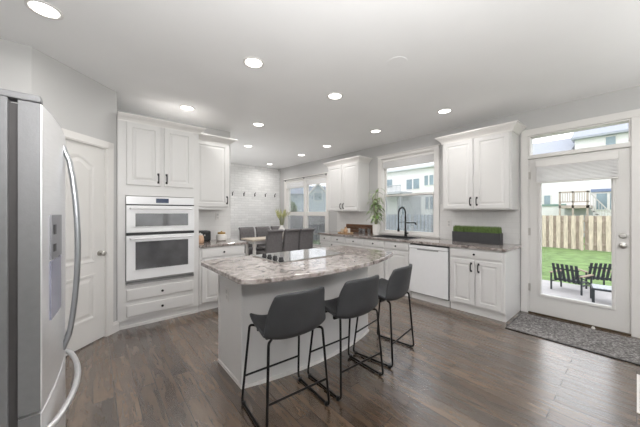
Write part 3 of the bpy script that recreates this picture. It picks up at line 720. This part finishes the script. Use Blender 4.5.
sm.build('stem', stemm, hp, smooth=True); lf.build('foliage', leafm, hp, smooth='all'); lf2.build('pale_foliage', leafp, hp, smooth='all')

sg = thing('wooden_board', 'rustic dark brown wooden board leaning against the tile', 'board', (4.49, 3.93, .9155))
m = MB()
for k in range(3): m.box(-.012, .012, -.41, .41, .002 + k * .061, .060 + k * .061)
m.build('planks', signwood, sg, bevel=.002)
MB().box(-.018, -.012, -.415, -.385, 0, .185).box(-.018, -.012, .385, .415, 0, .185).build('end_batten', signwood, sg, bevel=.001)
for k, (x, y) in enumerate(((4.36, 3.82), (4.33, 3.70), (4.37, 3.59))):
    gl = MB().lathe([(.026, 0), (.032, .004), (.036, .11), (.034, .11), (.030, .010), (0, .010)], n=20).build('drinking_glass', tumbler, loc=(x, y, .9155), smooth=True)
    tag(gl, ['clear drinking glass standing nearest the wooden tray', 'clear drinking glass in the middle before the brown board', 'clear drinking glass standing nearest the potted plant'][k], 'glass', 'clear glasses in front of the brown board')
tr = thing('tray', 'round wooden tray holding two cups on the long counter', 'tray', (4.10, 4.00, .9155))
MB().lathe([(.15, 0), (.165, .004), (.17, .022), (.163, .022), (.157, .008), (0, .008)], n=32).build('tray_base', traywood, tr, smooth=True)
def mug(x, y, label, m_, h=.09, r=.036):
    t = thing('mug', label, 'mug', (x, y, .924), random.uniform(0, 6), 'cups on the wooden tray')
    MB().lathe([(r * .8, 0), (r * .95, .006), (r, h * .5), (r, h), (r - .004, h), (r - .005, .01), (0, .01)], n=20).build('body', m_, t, smooth=True)
    MB().tube([(r - .002, 0, h * .8), (r + .022, 0, h * .78), (r + .024, 0, h * .35), (r - .002, 0, h * .28)], .004, 8, fillet=.012).build('handle', m_, t, smooth=True)
mug(4.08, 4.06, 'cream mug on the wooden tray, farther from the brown board', cream); mug(4.14, 3.95, 'white mug on the wooden tray, nearer the brown board', ceramic, .10)
jg = MB().lathe([(.03, 0), (.045, .02), (.048, .07), (.025, .10), (.022, .13), (.026, .135), (.022, .135), (0, .11)], n=20).build('jug', mat('amber_jug', (.45, .28, .16), .3), loc=(4.03, 3.93, .924), smooth=True)
tag(jg, 'small tan jug at the front of the wooden tray', 'jug')

# things on the short counter
ts = thing('toaster', 'small black toaster against the tile by the oven tower', 'toaster', (1.30, 4.33, .9155))
B(-.07, .09, -.10, .10, .008, .165).build('body', blackp, ts, bevel=.02)
B(-.05, .07, -.02, -.005, .163, .1665).build('slot', seal, ts); B(-.05, .07, .02, .035, .163, .1665).build('slot', seal, ts); B(-.02, .0, -.115, -.10, .09, .11).build('lever', nickel, ts)
for x in (-.05, .07): B(x - .01, x + .01, -.08, .08, 0, .008).build('foot', blackp, ts)
ct = thing('wooden_canister', 'tan and white canister in front of the black toaster', 'canister', (1.19, 4.10, .9155))
MB().lathe([(.04, 0), (.05, .01), (.055, .05), (.045, .10), (.03, .115), (0, .115)], n=20).build('body', mat('tan_canister', (.55, .36, .24), .5, var=.2), ct, smooth=True)
MB().lathe([(.032, .115), (.034, .13), (.012, .14), (.012, .15), (0, .152)], n=16).build('lid', ceramic, ct, smooth=True)
jr = thing('cookie_jar', 'white jar with a golden wooden lid on the short counter', 'jar', (1.56, 4.26, .9155))
MB().lathe([(.05, 0), (.075, .01), (.085, .05), (.078, .09), (.055, .105), (0, .105)], n=24).build('body', ceramic, jr, smooth=True)
MB().lathe([(.057, .105), (.060, .11), (.060, .13), (.05, .135), (.012, .137), (.014, .15), (0, .153)], n=24).build('lid', gold, jr, smooth=True)

# ------------------------------------------------------------------ stools
def make_stool():
    t = thing('bar_stool', 'x', 'stool', (0, 0, 0))
    prof = [(.195, .572, .215), (.18, .595, .222), (.10, .578, .232), (.0, .558, .238), (-.09, .546, .240), (-.150, .552, .242), (-.190, .592, .240), (-.212, .68, .230), (-.228, .77, .213), (-.240, .845, .197), (-.244, .872, .186)]
    bm = bmesh.new(); rows = []; nu = 12
    for i, (y, z, hw) in enumerate(prof):
        row = []; tb = max(0, min(1, (i - 4) / 3))
        for k in range(nu + 1):
            u = -1 + 2 * k / nu; au = abs(u)
            zz = z - .004 + (.062 * au ** 2.6) * (1 - tb); yy = y + (.085 * au ** 2.2) * tb * (1 if i < 9 else .8)
            if i >= 9: zz -= .018 * au ** 4
            if i <= 1: yy -= .03 * au ** 3
            row.append(bm.verts.new((u * hw, yy, zz)))
        rows.append(row)
    for a, b in zip(rows, rows[1:]):
        for k in range(nu): bm.faces.new((a[k], a[k + 1], b[k + 1], b[k]))
    bmesh.ops.recalc_face_normals(bm, faces=bm.faces)
    me = bpy.data.meshes.new('seat_shell'); bm.to_mesh(me); bm.free(); me.materials.append(leather)
    for p in me.polygons: p.use_smooth = True
    o = bpy.data.objects.new('seat_shell', me); C.objects.link(o); o.parent = t; o.location = (.018, 0, -.002)
    s_ = o.modifiers.new('thick', 'SOLIDIFY'); s_.thickness = .026; s_.offset = 0
    u_ = o.modifiers.new('smooth', 'SUBSURF'); u_.levels = 1; u_.render_levels = 2
    for sx in (-1, 1):
        x = sx * .236; xt = sx * .205
        MB().tube([(sx * .165, .11, .566), (xt, .14, .572), (x, .205, .012), (x, -.205, .012), (xt, -.165, .560), (sx * .165, -.12, .552)], .0088, 8, fillet=.035).build('leg_frame', black, t, smooth=True)
        for y in (.175, -.175): MB().lathe([(.015, 0), (.017, .004), (.016, .022), (0, .024)], x, y, 10).build('foot_pad', blackp, t, smooth=True)
    for y, z in ((.181, .20), (-.188, .20)):
        f_ = (z - .012) / .53; xx = .236 + (.205 - .236) * f_
        MB().tube([(-xx, y, z), (xx, y, z)], .0075, 8).build('footrest' if y > 0 else 'rear_crossbar', black, t, smooth=True)
    MB().box(-.10, .10, -.06, .10, .530, .542).box(-.17, .17, .08, .10, .536, .556).box(-.17, .17, -.06, -.04, .530, .552).build('seat_support', black, t, smooth=True)
    return t
s0 = make_stool()
for i, (x, y, a_, l) in enumerate(((1.036, 1.605, -4, 'charcoal leather bar stool nearest the camera, by the island corner'), (1.60, 1.566, -2, 'charcoal leather bar stool in the middle of the island row'), (2.19, 1.61, 9, 'charcoal leather bar stool at the far end, nearest the sink counter'))):
    o = s0 if i == 0 else copy_tree(s0)
    o.location = (x, y, 0); o.rotation_euler = (0, 0, math.radians(a_)); tag(o, l, 'stool', 'bar stools along the curved island')

# ------------------------------------------------------------------ dining set
tb = thing('dining_table', 'pale wooden dining table between the grey chairs', 'table', (3.46, 5.72, 0))
B(-.80, .80, -.30, .30, .725, .76).build('tabletop', tablewood, tb, bevel=.004)
B(-.72, .72, -.23, .23, .65, .725).build('apron', cab, tb)
for x in (-.70, .70):
    for y in (-.19, .19): MB().lathe([(.025, 0), (.03, .1), (.022, .14), (.035, .3), (.04, .5), (.03, .55), (.045, .6), (.045, .65)], x, y, 12).build('leg', ceramic, tb, smooth=True)
def make_dchair():   # faces +Y locally
    t = thing('dining_chair', 'x', 'chair', (0, 0, 0))
    m = MB(); m.box(-.19, .19, -.20, .26, .36, .48); m.build('seat', fabric, t, bevel=.025)
    pr = [(-.17, .38), (-.25, .40), (-.285, .86), (-.30, .92), (-.335, .935), (-.345, .96), (-.32, .985), (-.26, .985), (-.225, .95), (-.20, .86), (-.16, .50)]
    m = MB(); m.ext(pr, 'x', -.19, .19); bk = m.build('backrest', fabric, t, bevel=.012)
    bt_ = MB()
    for r_ in range(3):
        for c_ in range(4 if r_ % 2 == 0 else 3):
            x = (c_ - (1.5 if r_ % 2 == 0 else 1)) * .10; z = .62 + r_ * .11; y = -.16 - (z - .5) / .36 * .04
            bt_.lathe([(0, -.006), (.011, -.003), (.011, .003), (0, .006)], x, 0, 8, 0) if False else bt_.box(x - .008, x + .008, y - .002, y + .006, z - .008, z + .008)
    bt_.build('tufting_button', seal, bk, bevel=.003)
    for x in (-.17, .17):
        for y, yy in ((.22, .22), (-.20, -.27)): MB().loops([[(x - .012, yy - .012, 0), (x + .012, yy - .012, 0), (x + .012, yy + .012, 0), (x - .012, yy + .012, 0)], [(x - .022, y - .022, .37), (x + .022, y - .022, .37), (x + .022, y + .022, .37), (x - .022, y + .022, .37)]]).build('leg', wooddark, t)
    return t
c0 = make_dchair()
spots = [(3.05, 5.40, 0, 'grey upholstered dining chair, back turned, at the left end of the near side'),
         (3.47, 5.36, 0, 'grey upholstered dining chair, back turned, in the middle of the near side'),
         (3.86, 5.31, 0, 'grey upholstered dining chair, back turned, near side next to the window'),
         (3.01, 6.20, PI, 'grey tufted dining chair facing the room at the left of the far side'),
         (3.47, 6.20, PI, 'grey tufted dining chair facing the room behind the white vase'),
         (3.93, 6.20, PI, 'grey tufted dining chair on the far side closest to the window')]
for i, (x, y, a_, l) in enumerate(spots):
    o = c0 if i == 0 else copy_tree(c0); o.location = (x, y, 0); o.rotation_euler = (0, 0, a_); tag(o, l, 'chair', 'grey chairs around the dining table')
vs = MB().lathe([(.05, 0), (.085, .02), (.105, .10), (.095, .18), (.05, .235), (.038, .27), (.045, .295), (.038, .295), (.03, .26), (0, .22)], n=28).build('vase', ceramic, loc=(3.52, 5.60, .7605), smooth=True)
tag(vs, 'white ceramic vase on the dining table', 'vase')
gs = thing('dried_grass_bunch', 'bunch of yellow green dried grasses in the white vase', 'dried grasses', (3.52, 5.60, .99))
gm = MB(); pm = MB()
for k in range(46):
    a_ = random.uniform(0, 2 * PI); sp_ = random.uniform(.03, .21); h = random.uniform(.30, .46)
    tip = Vector((sp_ * math.cos(a_), sp_ * math.sin(a_), h)); b0 = Vector((.015 * math.cos(a_), .015 * math.sin(a_), .0)); mid = b0.lerp(tip, .55) - Vector((math.cos(a_), math.sin(a_), 0)) * sp_ * .15
    gm.tube([b0, mid, tip], .0018, 4); d_ = (tip - mid).normalized()
    pm.tube([mid.lerp(tip, .3), mid.lerp(tip, .7), tip + d_ * .02], .008, 5, radii=[.002, .011, .001])
gm.build('stalks', stemm, gs); pm.build('plumes', plume, gs, smooth=True)

# hooks on the brick wall
def make_hook():
    t = thing('coat_hook', 'x', 'hook', (0, 0, 0))
    B(-.012, .012, -.005, 0, -.045, .045).build('back_plate', black, t, bevel=.002)
    MB().tube([(0, -.004, .02), (0, -.05, .03), (0, -.06, .075)], .006, 8, fillet=.02).tube([(0, -.004, -.02), (0, -.035, -.035), (0, -.045, -.005)], .006, 8, fillet=.015).build('hook_arm', black, t, smooth=True)
    return t
h0 = make_hook()
for i, x in enumerate((2.985, 3.325, 3.665, 4.015, 4.345)):
    o = h0 if i == 0 else copy_tree(h0); o.location = (x, 7.33, 1.88)
    tag(o, ['black coat hook farthest left on the white brick, beside the wall cabinet', 'black coat hook second from the left on the white brick', 'black coat hook in the centre of the five on the brick', 'black coat hook second from the window on the brick', 'black coat hook nearest the dining window on the brick'][i], 'hook', 'black coat hooks on the white brick wall')
sn = MB().lathe([(.0, 0), (.03, .004), (.035, .03), (.03, .06), (0, .062)], n=16).build('motion_sensor', plate, loc=(4.47, 7.27, 2.65), smooth=True); tag(sn, 'small white sensor in the ceiling corner of the dining area', 'sensor')

# ------------------------------------------------------------------ ceiling lights
LP = [(-.25, 2.60, 'by the refrigerator, top left of the photo'), (1.13, 2.28, 'above the left half of the island'), (.95, 3.83, 'in front of the double oven'), (2.19, 2.31, 'above the right half of the island'), (1.98, 3.83, 'between the island and the dining table, left'),
      (3.65, 1.69, 'above the dishwasher'), (3.66, 2.86, 'above the sink counter'), (3.71, 4.16, 'in front of the far wall cabinet'), (2.46, 5.21, 'at the near left of the dining table'), (3.82, 5.20, 'above the near side of the dining table'), (3.84, 6.75, 'close to the brick wall'),
      (.9, -.3, 'added unseen behind the camera, left'), (3.0, -.75, 'added unseen behind the camera, right'), (2.5, -1.6, 'added unseen behind the camera, far right'), (.9, -1.8, 'added unseen behind the camera, far left')]  # last four are unseen lamps added to light the room
ld = bpy.data.lights.new('recessed_lamp', 'AREA'); ld.shape = 'DISK'; ld.size = .14; ld.energy = LAMP; ld.color = (1, .98, .955); ld.spread = math.radians(170)
def make_light():
    t = thing('ceiling_light', 'x', 'ceiling light', (0, 0, 0))
    MB().loops([[(r * math.cos(2 * PI * k / 32), r * math.sin(2 * PI * k / 32), z) for k in range(32)] for r, z in ((.095, 0), (.095, -.006), (.08, -.008), (.074, -.003), (.074, 0))], cap0=False, cap1=False).build('trim_ring', trimw, t, smooth=True)
    MB().lathe([(.0735, -.004), (.0735, -.001)], n=32).build('lens', lampm, t)
    lo = bpy.data.objects.new('lamp', ld); C.objects.link(lo); lo.parent = t; lo.location = (0, 0, -.012)
    return t
l0 = make_light()
for i, (x, y, l) in enumerate(LP):
    o = l0 if i == 0 else copy_tree(l0); o.location = (x, y, CZ); tag(o, 'lit round recessed ceiling light ' + l, 'ceiling light', 'recessed ceiling lights')
sp = MB().lathe([(.09, -.004), (.088, -.007), (.0, -.007)], n=36).build('ceiling_cover', ceilm, loc=(2.13, 1.42, CZ + .003)); tag(sp, 'faint round flush cover plate on the bare ceiling', 'cover plate')

# ------------------------------------------------------------------ rug, vent, door stop
rg = thing('door_mat', 'long speckled grey mat in front of the patio door', 'rug', (3.70, -.75, 0))
B(.012, .71, .012, 1.738, .001, .011).build('pile', rugm, rg); MB().box(0, .012, 0, 1.75, 0, .009).box(.012, .71, 1.738, 1.75, 0, .009).box(.012, .71, 0, .012, 0, .009).build('rubber_edge', blackp, rg)
fv = thing('floor_vent', 'white slatted floor register beside the mat at the right edge', 'vent', (2.82, -.11, 0))
m = MB(); m.box(0, .66, 0, .012, .0, .006).box(0, .66, .098, .11, 0, .006).box(0, .012, .012, .098, 0, .006).box(.648, .66, .012, .098, 0, .006); m.build('vent_frame', trimw, fv)
m = MB()
for k in range(26): m.box(.018 + k * .0243, .028 + k * .0243, .012, .098, .0, .005)
m.build('louvres', trimw, fv)
tag(MB().lathe([(.018, 0), (.02, .004), (.012, .012), (.014, .022), (.0, .026)], n=14).build('door_stop', ceramic, loc=(4.475, .33, .0), smooth=True), 'small white door stop on the floor at the patio door', 'door stop')

# ------------------------------------------------------------------ outside
GZ = -.4
st(B(4.7, 90, -30, 70, GZ - .3, GZ).build('ground_lawn', lawnm))
st(B(4.7, 8.9, -5, 12, GZ, GZ + .02).build('patio_slab', patiom))
st(B(-30, 4.6, -60, -3.6, GZ - .3, GZ).build('ground_rear', lawnm))
def fence(y0, y1, label, m1, m2, x=17.4, h=1.62, loc=None, rz=0):
    t = thing('fence_panel', label, 'fence', loc or (x, y0, GZ), rz); n = int((y1 - y0) / .27); a = MB(); b = MB()
    for k in range(n):
        y = k * .27
        a.loops([[(0, y + u, z) for u, z in ((0, .03), (.15, .03), (.15, h - .03), (.12, h), (.03, h), (0, h - .03))], [(.02, y + u, z) for u, z in ((0, .03), (.15, .03), (.15, h - .03), (.12, h), (.03, h), (0, h - .03))]])
        b.box(.06, .08, y + .12, min(y + .285, y1 - y0 - .005), .03, h - .01)
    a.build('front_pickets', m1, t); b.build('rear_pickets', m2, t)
    r = MB()
    for z in (.25, h / 2, h - .3): r.box(.02, .06, 0, y1 - y0, z, z + .09)
    r.build('rails', m2, t); B(-.09, -.001, -.0, .09, 0, h + .02).build('post', m1, t)
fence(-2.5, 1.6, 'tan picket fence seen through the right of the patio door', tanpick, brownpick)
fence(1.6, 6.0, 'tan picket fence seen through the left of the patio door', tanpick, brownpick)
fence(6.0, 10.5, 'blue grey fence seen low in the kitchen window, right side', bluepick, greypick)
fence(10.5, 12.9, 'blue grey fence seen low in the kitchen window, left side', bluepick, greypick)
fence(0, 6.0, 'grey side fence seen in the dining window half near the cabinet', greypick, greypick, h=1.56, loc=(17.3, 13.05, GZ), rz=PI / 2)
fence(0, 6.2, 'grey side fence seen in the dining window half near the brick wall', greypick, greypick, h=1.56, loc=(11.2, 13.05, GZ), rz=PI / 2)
def wbox(t, x, y0, y1, z0, z1, name='window', mull=1):
    w_ = B(x - .06, x + .02, y0, y1, z0, z1).build(name, trimw, t)
    n = mull + 1; s_ = (y1 - y0) / n
    for k in range(n): B(x - .075, x - .055, y0 + k * s_ + .07, y0 + (k + 1) * s_ - .07, z0 + .07, z1 - .07).build('pane', housepane, w_)
def rx(x0, x1, pts, y0, y1): return [[(p[0], y0, p[1]) for p in pts], [(p[0], y1, p[1]) for p in pts]]
hA = thing('house', 'white neighbouring house with a raised deck seen through the patio door', 'house', (27, 0, GZ))
MB().box(0, 9, -6, 2.95, 0, 7.2).box(.0, 9, 2.95, 8, 0, 6.2).build('walls', siding, hA)
MB().loops(rx(0, 0, [(-.4, 7.05), (-.4, 7.2), (4.5, 9.6), (9.4, 7.2), (9.4, 7.05)], -6.3, 3.1)).build('roof', roofm, hA)
MB().loops(rx(0, 0, [(-.4, 6.15), (-.4, 6.3), (4.5, 8.2), (9.4, 6.3), (9.4, 6.15)], 3.1, 8.4)).build('roof', roofm, hA)
wbox(hA, 0, .85, 1.45, 6.15, 7.0, mull=0); wbox(hA, 0, 4.25, 4.75, 2.3, 3.15, mull=0); wbox(hA, 0, .6, 1.9, 1.9, 3.15, 'patio_door', 1); wbox(hA, 0, -2.6, -1.2, 2.2, 3.4)
B(-.08, 0, 3.4, 8, 2.25, 2.4).build('trim_band', mat('green_band', (.20, .30, .26), .7), hA)
B(-.15, 0, .2, 2.1, 3.2, 3.4).build('awning_band', mat('blue_band', (.20, .25, .38), .7), hA)
m = MB(); m.box(-2.2, 0, 2.0, 3.5, 2.05, 2.25)
for y in (2.05, 2.75, 3.42): m.box(-2.2, -2.08, y, y + .1, 0, 3.2)
m.box(-2.2, -2.1, 2.0, 3.5, 3.1, 3.2).box(-2.2, -2.1, 2.0, 3.5, 2.45, 2.52)
for k in range(12): m.box(-2.17, -2.13, 2.1 + k * .12, 2.13 + k * .12, 2.5, 3.1)
m.build('deck', deckw, hA)
m = MB()
for k in range(9): m.box(-2.2, -1.2, 1.88 - k * .13, 2.02 - k * .13, 2.0 - k * .20, 2.06 - k * .20)
m.loops([[(-2.2, y, z) for y, z in ((2.05, 3.1), (2.05, 3.2), (.75, 1.35), (.75, 1.25))], [(-2.12, y, z) for y, z in ((2.05, 3.1), (2.05, 3.2), (.75, 1.35), (.75, 1.25))]])
m.loops([[(-2.2, y, z) for y, z in ((2.05, 2.1), (2.05, 2.3), (.75, .4), (.75, .2))], [(-2.12, y, z) for y, z in ((2.05, 2.1), (2.05, 2.3), (.75, .4), (.75, .2))]])
for k in range(10): m.box(-2.18, -2.14, 1.95 - k * .13, 1.98 - k * .13, 2.1 - k * .19, 3.05 - k * .185)
m.build('stairs', mat('pale_stair_wood', (.55, .52, .50), .8), hA)
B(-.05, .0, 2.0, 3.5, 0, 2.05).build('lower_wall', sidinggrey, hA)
hB = thing('house', 'white two storey house seen through the kitchen window', 'house', (24, 14, GZ))
MB().box(0, 9, -3.4, 3.6, 0, 6.1).build('walls', siding, hB)
MB().loops(rx(0, 0, [(-.5, 5.95), (-.5, 6.15), (4.5, 8.6), (9.5, 6.15), (9.5, 5.95)], -3.8, 4.0)).build('roof', mat('pale_roof', (.62, .63, .66), .9), hB)
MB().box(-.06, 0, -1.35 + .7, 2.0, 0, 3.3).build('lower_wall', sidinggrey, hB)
wbox(hB, 0, -.55, .95, 4.0, 5.1); wbox(hB, 0, -1.95, -.95, 4.25, 5.3); wbox(hB, 0, 2.5, 3.3, 4.35, 5.3, mull=0); wbox(hB, 0, -1.95, -1.05, 2.0, 3.3); wbox(hB, -.06, 1.0, 1.9, 1.2, 2.5)
m = MB(); m.box(-2, 0, .3, 3.6, 3.55, 3.75); m.box(-2, -1.9, .3, 3.6, 4.3, 4.38)
for k in range(23): m.box(-1.97, -1.93, .32 + k * .142, .36 + k * .142, 3.75, 4.3)
for y in (.3, 1.9, 3.5): m.box(-2, -1.88, y, y + .12, 0, 3.6)
m.build('deck', mat('grey_deck', (.42, .43, .46), .8), hB)
hC = thing('house', 'blue grey house with white gable trim seen through the dining window', 'house', (26.2, 31.4, GZ), math.radians(49.7))
m = MB(); gp = [(-1.6, 0), (1.6, 0), (1.6, 4.2), (0, 6.0), (-1.6, 4.2)]
m.loops([[(0, y, z) for y, z in gp], [(6, y, z) for y, z in gp]]); m.box(1.2, 8, -3.2, 9, 0, 4.6); m.build('walls', sidingblue, hC)
m = MB(); rp = [(-1.95, 3.85), (0, 6.05), (1.95, 3.85), (1.95, 4.1), (0, 6.35), (-1.95, 4.1)]
m.loops([[(-.3, y, z) for y, z in rp], [(.0, y, z) for y, z in rp]]); m.build('gable_trim', trimw, hC)
MB().loops([[(.01, y, z) for y, z in rp], [(6, y, z) for y, z in rp]]).loops(rx(0, 0, [(.8, 4.5), (.8, 4.7), (4.6, 6.2), (8.4, 4.7), (8.4, 4.5)], -3.5, 9.3)).build('roof', mat('slate_blue_roof', (.24, .28, .34), .9, var=.1), hC)
wbox(hC, 0, -.65, .65, 3.5, 4.9, mull=0)
def tree(x, y, h, r, label, seed):
    random.seed(seed); t = thing('tree', label, 'tree', (x, y, GZ)); MB().tube([(0, 0, 0), (.05, 0, h * .5), (0, .05, h * .8)], .15, 8, radii=[.18, .13, .06]).build('trunk', bark, t, smooth=True)
    m = MB()
    for k in range(1500):
        a_ = random.uniform(0, 2 * PI); u = random.uniform(-1, 1); q = random.uniform(.55, 1) ** .5
        p = Vector((r * q * math.sqrt(1 - u * u) * math.cos(a_), r * q * math.sqrt(1 - u * u) * math.sin(a_), h * .62 + h * .38 * u * q)); s_ = random.uniform(.12, .25)
        n1 = Vector([random.uniform(-1, 1) for _ in range(3)]).normalized(); n2 = n1.orthogonal().normalized(); n3 = n1.cross(n2)
        m.bm.faces.new([m.bm.verts.new(p + n2 * s_ * c1 + n3 * s_ * c2) for c1, c2 in ((-1, -.3), (0, -.6), (1, 0), (0, .6))])
    me = bpy.data.meshes.new('crown'); m.bm.to_mesh(me); m.bm.free(); me.materials.append(treem); o = bpy.data.objects.new('crown', me); C.objects.link(o); o.parent = t
tree(17.2, 26.5, 3.3, 1.3, 'dark leafy tree at the left of the dining window view', 3)
random.seed(11)
# patio chairs and table
def make_patio_chair():   # faces +Y
    t = thing('patio_chair', 'x', 'patio chair', (0, 0, 0))
    for k in range(6):
        x = -.25 + k * .10
        MB().loops([[(x - .028, -.20, .26), (x + .028, -.20, .26), (x + .028, -.175, .26), (x - .028, -.175, .26)], [(x - .028, -.36, .76), (x + .028, -.36, .76), (x + .028, -.335, .76), (x - .028, -.335, .76)]]).build('back_slat', darkm, t)
    MB().box(-.29, .29, -.30, -.27, .60, .64).box(-.29, .29, -.22, -.19, .30, .34).build('back_rail', darkm, t)
    m = MB()
    for k in range(5): m.box(-.28, .28, -.16 + k * .09, -.09 + k * .09, .27, .285)
    m.build('seat_slats', darkm, t)
    for s_ in (-1, 1):
        B(s_ * .33 - .035, s_ * .33 + .035, -.30, .32, .47, .495).build('armrest', mat('armrest_wood', (.33, .25, .19), .6), t)
        MB().box(s_ * .33 - .015, s_ * .33 + .015, .26, .30, 0, .47).box(s_ * .33 - .015, s_ * .33 + .015, -.28, -.24, 0, .47).box(s_ * .33 - .015, s_ * .33 + .015, -.24, .26, .22, .25).build('side_frame', darkm, t)
    MB().box(-.33, .33, .24, .27, .24, .27).build('front_rail', darkm, t)
    return t
p0 = make_patio_chair()
for i, (x, y, a_, l) in enumerate(((8.1, .95, -105, 'black slatted patio chair turned away, at the left of the door view'), (8.9, .62, -60, 'black slatted patio chair at the right of the door view'))):
    o = p0 if i == 0 else copy_tree(p0); o.location = (x, y, GZ + .02); o.rotation_euler = (0, 0, math.radians(a_)); tag(o, l, 'patio chair', 'black slatted patio chairs outside the door'); o.scale = (.8, .8, .8)
ft = thing('patio_table', 'low black patio table with a pale speckled top beside the chairs', 'patio table', (7.55, .33, GZ + .02), math.radians(8))
B(-.22, .22, -.26, .26, .26, .29).build('frame', darkm, ft); B(-.20, .20, -.24, .24, .29, .30).build('table_top', mat('speckled_top', (.45, .47, .50), .5, var=.4, scale=30), ft)
for x in (-.20, .20):
    for y in (-.24, .24): B(x - .02, x + .02, y - .02, y + .02, 0, .26).build('leg', darkm, ft)
